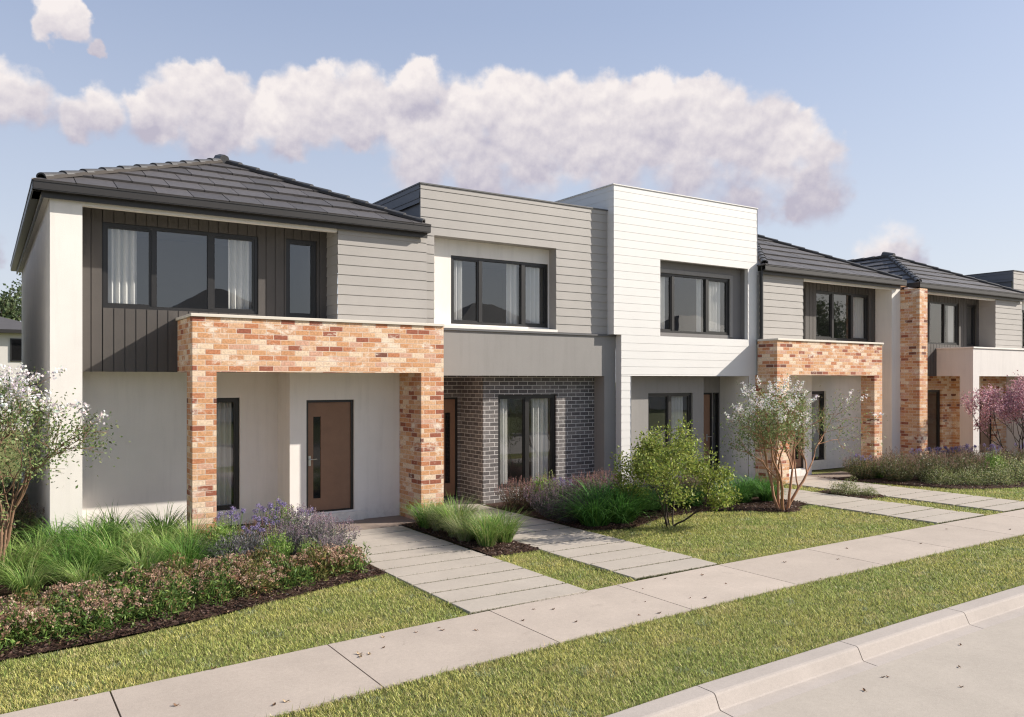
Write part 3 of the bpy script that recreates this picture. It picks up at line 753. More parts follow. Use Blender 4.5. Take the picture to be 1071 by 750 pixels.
# turf
def turf(name, xa, xb, fy, by, label, dens, seed):
    r = np.random.default_rng(seed); parts = []
    step = 1.0; x = xa
    while x < xb:
        x1 = min(x + step, xb); ya = min(fy(x), fy(x1)); yb = max(by(x), by(x1))
        dist = math.hypot((x + x1) / 2, (ya + yb) / 2); k = max(1.0, (dist / 8.5)); dn = dens / k ** 1.5
        n = int((x1 - x) * (yb - ya) * dn)
        px = r.uniform(x, x1, n); py = r.uniform(ya, yb, n)
        lo = np.interp(px, [x, x1], [fy(x), fy(x1)]); hi = np.interp(px, [x, x1], [by(x), by(x1)]); ok = (py > lo) & (py < hi); px, py, lo, hi = px[ok], py[ok], lo[ok], hi[ok]; n = len(px)
        a = vnoise(px, py, .9); b = vnoise(py + 7, px - 3, 2.2); c = vnoise(px * 1.7 + 5, py * 1.7, 1.3)
        hgt = r.uniform(.012, .036, n) * (1 + .45 * np.clip(b, -1, 1)) * k ** .15 + .02 * (r.random(n) < .02)
        # edges are mown, a few blades flop over them
        w = r.uniform(.004, .0085, n) * k ** .75
        col = np.array([.47, .485, .15]) + np.clip(a, -1, 1)[:, None] * np.array([.085, .045, .02]) + np.clip(vnoise(px * .37 + 2, py * .9, .8), -1, 1)[:, None] * np.array([.11, .05, .03])
        straw = r.random(n) < (.16 + .10 * np.clip(b, 0, 1)); col[straw] = np.array([.58, .52, .27])
        deep = r.random(n) < .18; col[deep] = np.array([.20, .28, .075])
        blue = (c > .55) & (r.random(n) < .35); col[blue] = np.array([.36, .41, .25])
        dry = vnoise(px * .8 - 4, py * 1.6 + 1, .9); dm = (dry > .45) & (r.random(n) < .5); col[dm] = np.array([.56, .50, .22])
        col = col * (1 + .22 * r.normal(size=(n, 1)))
        root = np.stack([px, py, np.full(n, -.02)], 1)
        parts.append(strips(root, r.uniform(0, 6.28, n), r.uniform(.1, .9, n), r.uniform(.8, 1.75, n), hgt + .018, w, col, 2)); x = x1
    V, T, C = cat(parts)
    return tag(np_obj(name, V, T, C, 'grass_blade'), label, None, None, 'stuff')
DEN = 5200
turf('verge_grass', -3, 42, lambda x: kerb_y(x) + .005, lambda x: fpf_y(x) - .0, 'mown grass verge between kerb and footpath', DEN, 1)
turf('lawn_grass', -4, 4.56, lambda x: fpb_y(x) + .01, lambda x: b1f(x) + .10 * math.sin(x * 5), 'mown lawn before the nearest planted bed', DEN, 2)
turf('lawn_grass', 6.29, 7.15, lambda x: fpb_y(x) + .01, lambda x: 10.3 + .1 * math.sin(x * 9), 'small lawn strip between the two nearest garden paths', DEN, 3)
turf('lawn_grass', 8.745, 14.54, lambda x: fpb_y(x) + .01, lambda x: b2f(x) + .07 * math.sin(x * 6), 'lawn before the yellow green shrub', DEN, 4)
turf('lawn_grass', 16.22, 16.95, lambda x: fpb_y(x) + .01, lambda x: 10.8, 'narrow lawn strip between the two farther garden paths', DEN, 5)
turf('lawn_grass', 16.22, 16.95, lambda x: 11.9, lambda x: 13.9, 'scrap of lawn by the brick portico pier', DEN, 6)
turf('lawn_grass', 18.72, 42, lambda x: fpb_y(x) + .01, lambda x: b4f(x) + .08 * math.sin(x * 4), 'far lawn before the flowering hedge', DEN, 7)
# blades creeping over the path edges and the gaps between pavers
def fringe(name, lines, label, seed, dens=420, cols=((.36, .40, .11), (.20, .27, .07), (.52, .46, .22)), hh=(.025, .06)):
    r = np.random.default_rng(seed); parts = []
    for (xa, ya), (xb, yb), j in lines:
        L = math.hypot(xb - xa, yb - ya); n = int(L * dens); t = r.random(n)
        root = np.stack([xa + (xb - xa) * t + r.normal(0, j, n), ya + (yb - ya) * t + r.normal(0, j, n), np.full(n, -.02)], 1)
        col = pal(n, cols, [.5, .3, .2], .2, r)
        parts.append(strips(root, r.uniform(0, 6.28, n), r.uniform(.05, .6, n), r.uniform(.5, 1.5, n), r.uniform(*hh, n) * (1 + .6 * (r.random(n) < .12)), r.uniform(.004, .008, n), col, 2))
    V, T, C = cat(parts); return tag(np_obj(name, V, T, C, 'grass_blade'), label, None, None, 'stuff')
ln = []
for (x0, x1, ya, yb) in ((4.575, 6.27, 7.875, 12.2), (7.17, 8.725, 8.06, 11.5), (14.56, 16.2, 8.18, 11), (16.97, 18.7, 8.2, 12)):
    yy = ya
    while yy < yb: ln.append(((x0, yy - .022), (x1, yy - .022), .010)); yy += .49
fringe('gap_grass', ln, 'short grass in the gaps between the pavers', 21, 900, [(.10, .115, .03), (.065, .08, .022), (.15, .14, .05)], (.018, .040))
fringe('edge_grass', [((a, fpf_y(a) - .004), (a + .5, fpf_y(a + .5) - .004), .008) for a in np.arange(0, 22, .5)] + [((a, fpb_y(a) + .01), (a + .5, fpb_y(a + .5) + .01), .006) for a in list(np.arange(-1, 4.1, .5)) + list(np.arange(9, 14, .5))]
       + [((a, kerb_y(a) + .012), (a + .5, kerb_y(a + .5) + .012), .008) for a in np.arange(3, 20, .5)] + [((4.55, 8), (4.55, 10.1), .01), ((6.295, 8.1), (6.295, 10.2), .01), ((7.145, 8.1), (7.145, 10.2), .01), ((8.75, 8.1), (8.75, 11.1), .01)],
       'longer grass blades along the path and kerb edges', 22, 260)

# mulch chips
def chips(which, x0, x1, depth, dens, label, seed):
    f, b, _, _ = BEDS[which]; r = np.random.default_rng(seed); n = int((x1 - x0) * depth * dens)
    x = r.uniform(x0, x1, n); y = np.array([f(v) for v in x]) + r.uniform(-.03, depth, n); z = r.uniform(.018, .05, n)
    d = np.stack([r.normal(size=n), r.normal(size=n), r.normal(0, .25, n)], 1)
    col = pal(n, [(.085, .050, .038), (.045, .028, .022), (.15, .095, .07), (.24, .17, .13)], [.45, .3, .18, .07], .2, r)
    V, T, C = leaves(np.stack([x, y, z], 1), d, r.uniform(.02, .065, n), .38, col, r, .1)
    return tag(np_obj('mulch', V, T, C, 'leaf'), label, None, None, 'stuff')
chips('a', -2, 4.55, 1.1, 2200, 'bark mulch along the nearest bed', 31); chips('b', 6.29, 7.15, 3.0, 1500, 'bark mulch between the first two paths', 32)
chips('c', 8.74, 14.54, 1.0, 1300, 'bark mulch before the dark brick house', 33); chips('d', 16.23, 16.94, 1.2, 900, 'bark mulch round the small bush', 34); chips('e', 18.75, 28, .8, 700, 'bark mulch along the far hedge', 35)

# ------------------------------------------------------------------ planting
USED = {}
def place(key, maker, loc, rot, s, label, cat_, group):
    if key not in USED:
        root = maker(); USED[key] = root
    else:
        src = USED[key]; root = src.copy(); COL.objects.link(root)
        for ch in src.children:
            c = ch.copy(); COL.objects.link(c); c.parent = root
    root.location = loc; root.rotation_euler = (0, 0, rot); root.scale = (s, s, s) if not isinstance(s, tuple) else s
    return tag(root, label, cat_, group)
def tuft_mesh(n, L, spread, cols, wts, w, r, t1=(.9, 2.0), base=.10, name='grass_tuft'):
    rad = base * np.sqrt(r.random(n)); an = r.uniform(0, 6.28, n); root = np.stack([rad * np.cos(an), rad * np.sin(an), np.zeros(n)], 1)
    head = an + r.normal(0, .5, n)
    V, T, C = strips(root, head, r.uniform(0, spread, n), r.uniform(*t1, n), L * r.uniform(.65, 1.1, n), w * r.uniform(.7, 1.2, n), pal(n, cols, wts, .15, r), 6)
    return np_obj(name, V, T, C, 'grass_blade')
def mk_tuft(kind, seed):
    def f():
        r = np.random.default_rng(seed)
        if kind == 'light': return tuft_mesh(330, .86, .55, [(.26, .37, .10), (.16, .28, .065), (.38, .46, .17), (.48, .48, .25)], [.45, .3, .2, .05], .0125, r, (1.3, 2.6), .13)
        if kind == 'deep': return tuft_mesh(290, .84, .55, [(.13, .26, .05), (.075, .18, .035), (.22, .36, .08)], [.5, .3, .2], .0155, r, (1.2, 2.5), .13)
        if kind == 'pale': return tuft_mesh(430, .62, .6, [(.27, .31, .14), (.38, .38, .22), (.17, .23, .08)], [.45, .3, .25], .0075, r, (1.1, 2.3), .10)
        if kind == 'lush': return tuft_mesh(360, .84, .65, [(.085, .22, .045), (.14, .31, .06), (.055, .14, .03)], [.45, .35, .2], .019, r, (1.2, 2.6), .17)
        return tuft_mesh(300, .50, .6, [(.24, .36, .09), (.14, .26, .06), (.38, .42, .17)], [.5, .3, .2], .011, r, (.9, 2.2), .09)
    return f
T1 = 'strappy grass tufts in the nearest bed'
tl = [('light', .30, 12.15, 1.0, 'light green grass tuft at the foot of the left flowering tree'), ('light', .63, 12.55, 1.0, 'light green grass tuft just right of the left tree trunks'),
      ('deep', .91, 11.75, .9, 'dark green grass tuft in front of the white end column'), ('deep', 1.25, 12.8, 1.1, 'tall dark green grass tuft between column and shaded wall'),
      ('light', 1.51, 11.96, 1.0, 'light green arching grass tuft behind the pinkish groundcover, left of centre'), ('light', 1.74, 11.21, .92, 'foremost light green tuft spilling toward the groundcover'),
      ('deep', 2.28, 11.4, .95, 'dark green tuft beside the grey lavender, rightmost in front'), ('deep', 1.72, 13.95, 1.0, 'dark green tuft standing against the shaded white wall'),
      ('deep', 2.40, 13.65, 1.05, 'dark green tuft beside the left brick portico pier'), ('light', 1.96, 12.92, 1.0, 'light green tuft midway between the two wall tufts'),
      ('light', 2.62, 12.75, .92, 'light green tuft in front of the left brick portico pier'), ('deep', .92, 13.5, 1.0, 'dark green tuft at the foot of the white end column'),
      ('light', -.35, 12.6, 1.0, 'light green tuft left of the left tree, at the edge of view'), ('deep', -.2, 11.5, 1.0, 'dark green tuft at the left edge of view'), ('light', .45, 11.3, .8, 'low light green tuft behind the pinkish groundcover at far left'), ('light', 1.05, 11.15, .75, 'low light green tuft between the back-row groundcover shrubs'), ('deep', 1.3, 11.75, .9, 'dark green tuft in the middle of the light green tufts'), ('light', 2.15, 12.1, .95, 'light green tuft behind the rightmost dark tuft'), ('deep', 1.45, 13.2, 1.05, 'dark green tuft before the middle of the shaded white wall')]
for i, (k, x, y, s, l) in enumerate(tl): place('t%s%d' % (k, i % 2), mk_tuft(k, 51 + i % 2), (x, y, .01), rng.uniform(0, 6), s, l, 'grass tuft', T1)
T2 = 'grass tufts between the first two paths'
for k, x, y, s, l in [('deep', 6.52, 12.75, .68, 'dark green tuft nearest the right brick portico pier'), ('pale', 6.95, 12.35, .95, 'pale feathery tuft beside the second path, farthest back'), ('small', 6.72, 12.0, 1.25, 'green tuft in the middle of the path strip'),
                      ('pale', 6.5, 11.35, .85, 'pale tuft at the edge of the first path'), ('small', 6.6, 10.85, 1.1, 'foremost green tuft in the path strip, left one'), ('small', 6.98, 10.95, 1.1, 'foremost green tuft in the path strip, right one'), ('pale', 6.95, 11.55, .8, 'pale tuft between the green tufts of the path strip'), ('deep', 6.85, 12.9, .6, 'dark green tuft between the brick pier and the second path'), ('pale', 6.6, 12.4, .9, 'pale tuft just behind the middle green tuft of the path strip'), ('small', 6.9, 11.2, 1.0, 'green tuft squeezed between pale tuft and second path'), ('pale', 6.55, 11.75, .8, 'pale tuft overhanging the first path')]:
    place('t' + k, mk_tuft(k, 61), (x, y, .01), rng.uniform(0, 6), s * 1.25, l, 'grass tuft', T2)
T3 = 'lush green tufts before the dark brick house'
for x, y, s, l in [(9.15, 11.35, 1.0, 'lush green tuft at the edge of the second path'), (9.75, 11.35, 1.1, 'lush green tuft on the lawn edge, second from the path'), (9.85, 12.1, 1.12, 'lush green tuft behind the two lawn-edge tufts'), (10.55, 12.1, 1.05, 'lush green tuft left of the yellow green shrub'),
                   (11.3, 12.1, .95, 'lush green tuft behind the yellow green shrub'), (12.2, 12.0, .8, 'lush green tuft between the shrub and the white flowering tree')]:
    place('tlush', mk_tuft('lush', 71), (x, y, .01), rng.uniform(0, 6), (s * 1.3, s * 1.3, s * 1.02), l, 'grass tuft', T3)
T4 = 'grass tufts round the white flowering tree'
for x, y, s, l in [(12.9, 11.75, .72, 'green tuft left of the white flowering tree trunk'), (13.5, 11.8, .75, 'green tuft behind the white flowering tree trunk'), (14.1, 11.6, .72, 'green tuft right of the white flowering tree trunk'), (14.35, 12.2, .7, 'green tuft beside the third path')]:
    place('tlush', mk_tuft('lush', 71), (x, y, .01), rng.uniform(0, 6), s * 1.25, l, 'grass tuft', T4)

def mound(r, n, w, d, h, lo=.0):
    """points thickest toward the skin of a mound, with uneven lobes"""
    u = unit(r.normal(size=(n, 3))); u[:, 2] = np.abs(u[:, 2]); rad = r.random(n) ** .38
    lob = 1 + .18 * np.sin(u[:, 0] * 5 + u[:, 1] * 3) + .14 * np.cos(u[:, 1] * 7 - u[:, 0] * 4)
    p = u * (rad * lob)[:, None] * np.array([w / 2, d / 2, h]); p[:, 2] += lo
    return p, u
def stems_mb(r, n, w, h, rad=.004):
    m = MB()
    for i in range(n):
        a = r.uniform(0, 6.28); q = r.uniform(.3, 1) * w * .42
        m.tube([(.02 * math.cos(a), .02 * math.sin(a), 0), (q * .5 * math.cos(a), q * .5 * math.sin(a), h * .5), (q * math.cos(a + .3), q * math.sin(a + .3), h * r.uniform(.7, .95))], [rad, rad * .8, rad * .4], 5)
    return m
def mk_cover(seed, fl, pals):
    def f():
        r = np.random.default_rng(seed); root = empty('groundcover_shrub', (0, 0, 0))
        p, u = mound(r, 2000, .95, .80, .31); d = u * .7 + r.normal(0, .7, p.shape); d[:, 2] += .35
        p[:, 2] *= 1 + .25 * np.sin(p[:, 0] * 9 + seed) * np.cos(p[:, 1] * 8)
        V, T, C = leaves(p, d, r.uniform(.035, .09, len(p)), .30, pal(len(p), pals, [.42, .3, .18, .10], .18, r), r)
        np_obj('foliage', V, T, C, 'leaf', root)
        q, uq = mound(r, fl, .95, .80, .34); q = q / np.maximum(np.linalg.norm(q / np.array([.47, .40, .34]), axis=1, keepdims=True), .85); q = q[q[:, 2] > .15]; parts = []
        ctr = q[r.integers(0, len(q), 7)]                      # flowers gather in a few patches
        q = q[np.min(np.linalg.norm(q[:, None] - ctr[None], axis=2), axis=1) < .20]
        for c in q:
            k = 9; cc = c + r.normal(0, .017, (k, 3)); cc[:, 2] += .01
            tone = np.array([(.50, .34, .25), (.40, .25, .18), (.62, .48, .38), (.30, .18, .125)])[r.choice(4, p=[.4, .25, .15, .2])]
            parts.append(leaves(cc, r.normal(size=(k, 3)), r.uniform(.018, .036, k), .7, np.tile(tone, (k, 1)) * (1 + .12 * r.normal(size=(k, 1))), r))
        V, T, C = cat(parts); np_obj('blossom', V, T, C, 'petal', root)
        stems_mb(r, 9, .8, .30).build('stem', 'bark_dark', root)
        return root
    return f
GREEN = [(.13, .21, .05), (.075, .135, .032), (.22, .29, .08), (.24, .15, .08)]; RUST = [(.17, .17, .055), (.10, .125, .04), (.25, .24, .085), (.30, .15, .085)]
cov = [(-.35, 9.30), (.20, 9.42), (.72, 9.50), (1.20, 9.74), (1.72, 9.80), (2.24, 9.98), (2.74, 10.02), (3.22, 10.24), (3.70, 10.36), (4.16, 10.55), (-.2, 10.1), (.36, 10.2), (.92, 10.42), (1.45, 10.45), (1.98, 10.66), (2.6, 10.74), (3.15, 10.95)]
side = ['leftmost of the front row', 'second in the front row', 'third in the front row', 'fourth in the front row', 'fifth in the front row', 'sixth in the front row', 'seventh in the front row', 'eighth in the front row', 'ninth in the front row, near the path', 'last of the front row, at the path edge',
        'leftmost of the back row', 'second of the back row, below the left tree', 'third of the back row', 'fourth of the back row', 'fifth of the back row, under the foremost tuft', 'sixth of the back row, beside the lavender', 'last of the back row, before the lavender']
KIND = [0, 0, 1, 0, 1, 1, 2, 1, 2, 0, 0, 2, 0, 1, 2, 0, 2]
WORD = ['densely pink flowering', 'mostly green', 'rusty green']
for i, (x, y) in enumerate(cov):
    k = KIND[i]; place('cov%d' % k, mk_cover(81 + k, (420, 90, 240)[k], (GREEN, GREEN, RUST)[k]), (x + rng.uniform(-.06, .06), y + rng.uniform(-.06, .10), .015), rng.uniform(0, 6), (rng.uniform(.9, 1.1), rng.uniform(.9, 1.1), rng.uniform(.8, 1.2)), WORD[k] + ' groundcover shrub, ' + side[i], 'shrub', 'groundcover shrubs edging the nearest bed')

def mk_spiky(seed, n, w, h, cols, wts, fcols, fl, name, leaf=(.03, .07), asp=.2):
    """mound of upright stems set with narrow leaves, flower spikes on top"""
    def f():
        r = np.random.default_rng(seed); root = empty(name, (0, 0, 0)); parts = []; tips = []
        ns = n; a = r.uniform(0, 6.28, ns); q = np.sqrt(r.random(ns)); top = np.stack([np.cos(a) * q * w / 2, np.sin(a) * q * w / 2, h * (1 - .45 * q ** 2) * r.uniform(.8, 1.1, ns)], 1)
        bot = top * np.array([.35, .35, 0]); k = 13
        for j in range(k):
            t = (j + r.random(ns)) / k * .98; c = bot + (top - bot) * (t[:, None]) + r.normal(0, .008, (ns, 3))
            d = unit(top - bot) * .8 + r.normal(0, .55, (ns, 3))
            parts.append(leaves(c, d, r.uniform(*leaf, ns), asp, pal(ns, cols, wts, .18, r), r))
        V, T, C = cat(parts); np_obj('foliage', V, T, C, 'leaf', root)
        if fl:
            sel = r.choice(ns, int(ns * fl), replace=False); parts = []
            for c in top[sel]:
                m = 12; tt = np.linspace(0, .09, m); cc = c + np.stack([r.normal(0, .006, m), r.normal(0, .006, m), tt + .01], 1)
                parts.append(leaves(cc, r.normal(size=(m, 3)) + np.array([0, 0, .5]), r.uniform(.012, .024, m), .6, pal(m, fcols, [1] * len(fcols), .15, r), r))
            V, T, C = cat(parts); np_obj('blossoms', V, T, C, 'petal', root)
        return root
    return f
GREY = [(.18, .175, .175), (.115, .12, .115), (.26, .245, .24), (.15, .175, .115)]
lavm = mk_spiky(91, 300, .95, .48, GREY, [.4, .3, .15, .15], [(.33, .25, .28), (.26, .20, .25)], .5, 'lavender_bush')
silv = mk_spiky(92, 240, .72, .42, [(.16, .155, .165), (.085, .085, .095), (.25, .24, .25)], [.45, .35, .2], [], 0, 'silver_bush', (.03, .06), .16)
grn = mk_spiky(93, 190, .55, .50, [(.20, .33, .07), (.30, .42, .11), (.12, .21, .045)], [.45, .3, .25], [(.3, .33, .14)], .15, 'upright_herb', (.035, .075), .22)
brz = mk_spiky(94, 260, .85, .50, [(.12, .075, .055), (.085, .085, .04), (.18, .11, .08)], [.4, .35, .25], [(.33, .20, .17), (.25, .14, .13)], .45, 'bronze_shrub', (.03, .06), .25)
G5 = 'mixed flowering plants beside the first path'
for key, mk, x, y, s, l, c in [
    ('silv', silv, 3.0, 11.45, 1.3, 'dark silver-grey bush in front of the left brick pier', 'bush'), ('silv', silv, 2.72, 12.35, .8, 'small silver-grey bush at the base of the left brick pier', 'bush'),
    ('lav', lavm, 4.1, 12.5, 1.3, 'pinkish grey lavender bush before the brown front door', 'bush'), ('lav', lavm, 4.30, 11.75, 1.2, 'grey lavender bush bulging onto the first path', 'bush'), ('lav', lavm, 3.75, 11.95, .95, 'grey lavender bush in the middle of the mixed plants', 'bush'),
    ('lav', lavm, 4.15, 11.15, .75, 'low grey lavender bush behind the end of the groundcover row', 'bush'),
    ('grn', grn, 2.95, 12.35, 1.05, 'bright green upright herb before the dark tall window', 'herb'), ('grn', grn, 3.45, 11.35, .95, 'bright green upright herb right of the silver bush', 'herb'), ('grn', grn, 4.05, 13.1, 1.15, 'green upright herb by the doorstep corner', 'herb'), ('grn', grn, 3.85, 11.1, .7, 'small green herb among the lavender near the path', 'herb'),
    ('brz', brz, 3.5, 12.4, .85, 'bronze leaved shrub under the purple flowers', 'shrub')]:
    place(key, mk, (x, y, .015), rng.uniform(0, 6), (s, s, s * (.84 if key == 'lav' else 1)), l, c, G5)
def mk_purple():
    r = np.random.default_rng(97); root = empty('purple_flower', (0, 0, 0)); n = 160
    a = r.uniform(0, 6.28, n)
    V, T, C = strips(np.stack([.05 * np.cos(a), .05 * np.sin(a), 0 * a], 1), a, r.uniform(.1, .5, n), r.uniform(.8, 1.8, n), r.uniform(.3, .5, n), r.uniform(.009, .016, n), pal(n, [(.13, .22, .06), (.20, .30, .09)], [.6, .4], .15, r), 5)
    np_obj('foliage', V, T, C, 'grass_blade', root); parts = []; st_ = MB()
    for i in range(17):
        an = r.uniform(0, 6.28); q = math.sqrt(r.random()) * .26; c = np.array([q * math.cos(an), q * math.sin(an), r.uniform(.46, .62)])
        st_.tube([(c[0] * .25, c[1] * .25, 0), tuple(c)], [.004, .003], 5, False); m = 46
        parts.append(leaves(c + unit(r.normal(size=(m, 3))) * r.uniform(.015, .045, (m, 1)), r.normal(size=(m, 3)), r.uniform(.018, .032, m), .55, pal(m, [(.27, .23, .42), (.37, .32, .52), (.19, .15, .30)], [.5, .3, .2], .12, r), r))
    V, T, C = cat(parts); np_obj('blossoms', V, T, C, 'petal', root); st_.build('stalks', 'stalk_green', root); return root
simple('stalk_green', (.10, .16, .05), .6)
GP = 'clumps of purple flowers'
for x, y, s, l in [(3.25, 12.85, .95, 'purple flower clump before the dark tall window'), (3.85, 12.85, 1.05, 'purple flower clump left of the brown front door'), (3.6, 12.45, .85, 'foremost purple flower clump above the bronze shrub'), (4.35, 13.0, .8, 'purple flower clump nearest the doorstep'), (3.3, 12.1, .75, 'low purple flower clump above the silver grey bush'),
                   (9.95, 13.3, .95, 'purple flower clump under the dark brick house window'), (19.6, 13.0, 1.0, 'purple flower clump at the far brick pier of the mirrored portico'), (22.4, 12.7, 1.15, 'purple flower clump before the far white column'), (23.1, 12.6, 1.15, 'purple flower clump before the far brick pier'),
                   (23.9, 12.5, 1.15, 'purple flower clump left of the plain white portico'), (24.8, 12.2, 1.15, 'purple flower clump in front of the plain white portico leg'), (21.9, 12.9, 1.1, 'purple flower clump behind the dark hedge, leftmost of the far group'), (26.2, 12.0, 1.1, 'purple flower clump at the right edge below the pink tree')]:
    place('pur', mk_purple, (x, y, .015), rng.uniform(0, 6), s, l, 'flowers', GP)
dk = mk_spiky(98, 330, 1.05, .50, [(.085, .078, .075), (.06, .07, .05), (.14, .12, .125)], [.45, .3, .25], [(.22, .16, .2), (.15, .10, .12)], .4, 'dark_shrub', (.02, .045), .35)
hd = mk_spiky(99, 420, 1.15, .62, [(.15, .15, .07), (.10, .12, .05), (.22, .165, .10)], [.45, .35, .2], [(.24, .16, .12), (.18, .12, .10)], .35, 'hedge_shrub', (.03, .065), .3)
G6 = 'dark shrubs before the dark brick house'
for key, mk, x, y, s, l in [('brz', brz, 8.95, 13.5, .95, 'bronze shrub at the corner of the dark brick wall'), ('dk', dk, 9.25, 12.75, 1.0, 'dark grey shrub beside the second path, before the brick house window'), ('dk', dk, 9.0, 12.25, .85, 'low dark shrub hugging the second path'), ('brz', brz, 10.4, 13.2, 1.0, 'bronze shrub under the right side of the brick house window'),
                            ('brz', brz, 9.6, 13.6, .95, 'bronze shrub under the middle of the brick house window'), ('dk', dk, 10.5, 12.75, .9, 'dark shrub behind the lush green tufts'), ('grn', grn, 9.45, 13.3, 1.15, 'bright upright herb under the brick house window'), ('dk', dk, 9.75, 12.75, 1.0, 'dark grey shrub in the middle of the brick house bed'), ('dk', dk, 8.98, 11.85, .7, 'lowest dark shrub, left of the lush tufts at the path edge'), ('brz', brz, 11.1, 13.4, 1.0, 'bronze shrub before the dark right leg of the brick house'), ('dk', dk, 11.0, 12.5, .95, 'dark rounded shrub left behind the yellow green shrub'), ('hd', hd, 11.9, 12.4, .85, 'brown green shrub right behind the yellow green shrub'), ('hd', hd, 12.7, 12.5, .8, 'brown green shrub before the white house grey wall'), ('dk', dk, 11.7, 12.9, .9, 'dark shrub by the white house left leg'), ('brz', brz, 13.2, 12.9, .8, 'bronze shrub below the white house ground floor window')]:
    place(key, mk, (x, y, .015), rng.uniform(0, 6), s * 1.18, l, 'shrub', G6)
def mk_pale():
    r = np.random.default_rng(101); root = empty('pale_shrub', (0, 0, 0))
    p, u = mound(r, 2600, 1.1, .95, .48); d = u * .6 + r.normal(0, .7, p.shape)
    V, T, C = leaves(p, d, r.uniform(.025, .05, len(p)), .5, pal(len(p), [(.28, .30, .13), (.16, .20, .07), (.48, .47, .28), (.09, .13, .045)], [.4, .3, .18, .12], .15, r), r)
    np_obj('foliage', V, T, C, 'leaf', root); stems_mb(r, 8, .8, .4).build('stem', 'bark_dark', root); return root
G7 = 'hedge plants before the far houses'
for key, mk, x, y, s, l in [('hd', hd, 19.45, 12.9, 1.0, 'dark hedge shrub at the left end of the far hedge'), ('hd', hd, 19.75, 12.1, 1.05, 'dark hedge shrub beside the fourth path'), ('hd', hd, 20.5, 12.6, 1.1, 'dark hedge shrub before the right brick portico pier'), ('hd', hd, 20.5, 11.7, 1.1, 'dark hedge shrub in the left half of the far hedge'), ('hd', hd, 21.4, 12.3, 1.1, 'dark hedge shrub before the far white column'),
                            ('hd', hd, 21.4, 11.3, 1.1, 'dark hedge shrub in the middle of the far hedge, front'), ('hd', hd, 22.4, 11.9, 1.1, 'dark hedge shrub in front of the tall brick pier'), ('hd', hd, 23.3, 11.7, 1.1, 'dark hedge shrub left of the pink tree'), ('hd', hd, 24.1, 11.3, 1.1, 'dark hedge shrub under the left of the pink tree'), ('hd', hd, 25.6, 11.2, 1.1, 'dark hedge shrub at the right edge of view'),
                            ('pal', mk_pale, 20.05, 11.15, .85, 'pale clipped shrub at the front left of the far hedge'), ('pal', mk_pale, 20.6, 10.7, .9, 'second pale shrub along the front of the far hedge'), ('pal', mk_pale, 21.3, 10.4, .95, 'third pale shrub along the front of the far hedge'), ('pal', mk_pale, 22.2, 10.5, 1.25, 'large pale shrub in front of the pink tree'), ('pal', mk_pale, 23.3, 10.4, 1.3, 'large pale shrub at the right end of the far hedge'),
                            ('grn', grn, 22.7, 11.2, 1.3, 'blue green upright herb in the far hedge'), ('grn', grn, 19.9, 12.75, .9, 'bright green herb before the right brick portico pier'),
                            ('pal', mk_pale, 16.5, 11.35, .72, 'small green bush between the two farther paths'), ('pal', mk_pale, 16.7, 10.95, .45, 'tiny bush at the tip of the lawn strip')]:
    place(key, mk, (x, y, .015), rng.uniform(0, 6), s, l, 'shrub', G7)

# ------------------------------------------------------------------ trees
def grow(mb, r, p, d, L, rad, depth, cfg, tips, sites):
    n = 5; pts = [p]; d = d.normalized()
    for i in range(n):
        d = (d + Vector((r.gauss(0, 1), r.gauss(0, 1), r.gauss(0, 1))) * cfg['wig'] + Vector((0, 0, cfg['up'][depth]))).normalized(); p = p + d * (L / n); pts.append(p)
    e = rad * cfg['taper']
    mb.tube([tuple(q) for q in pts], [rad + (e - rad) * i / n for i in range(n + 1)], 8 if depth > 1 else 5, False)
    if depth <= cfg['leafdepth']: sites += [(pts[i], (pts[i] - pts[i - 1]).normalized()) for i in range(1, n + 1)]
    if depth == 0: tips.append((p, d)); return
    for j in range(cfg['kids'][depth]):
        a = r.uniform(0, 2 * math.pi); o = d.orthogonal().normalized(); o = Matrix.Rotation(a, 3, d) @ o
        sp = cfg['spread'][depth] * r.uniform(.5, 1.2); c = d * math.cos(sp) + o * math.sin(sp)
        k = n if j == 0 else r.choice([n, n, n - 1, n - 2])
        grow(mb, r, pts[k], c, L * cfg['ratio'] * r.uniform(.75, 1.15), max(e * (.95 if j == 0 else .75), .0022), depth - 1, cfg, tips, sites)
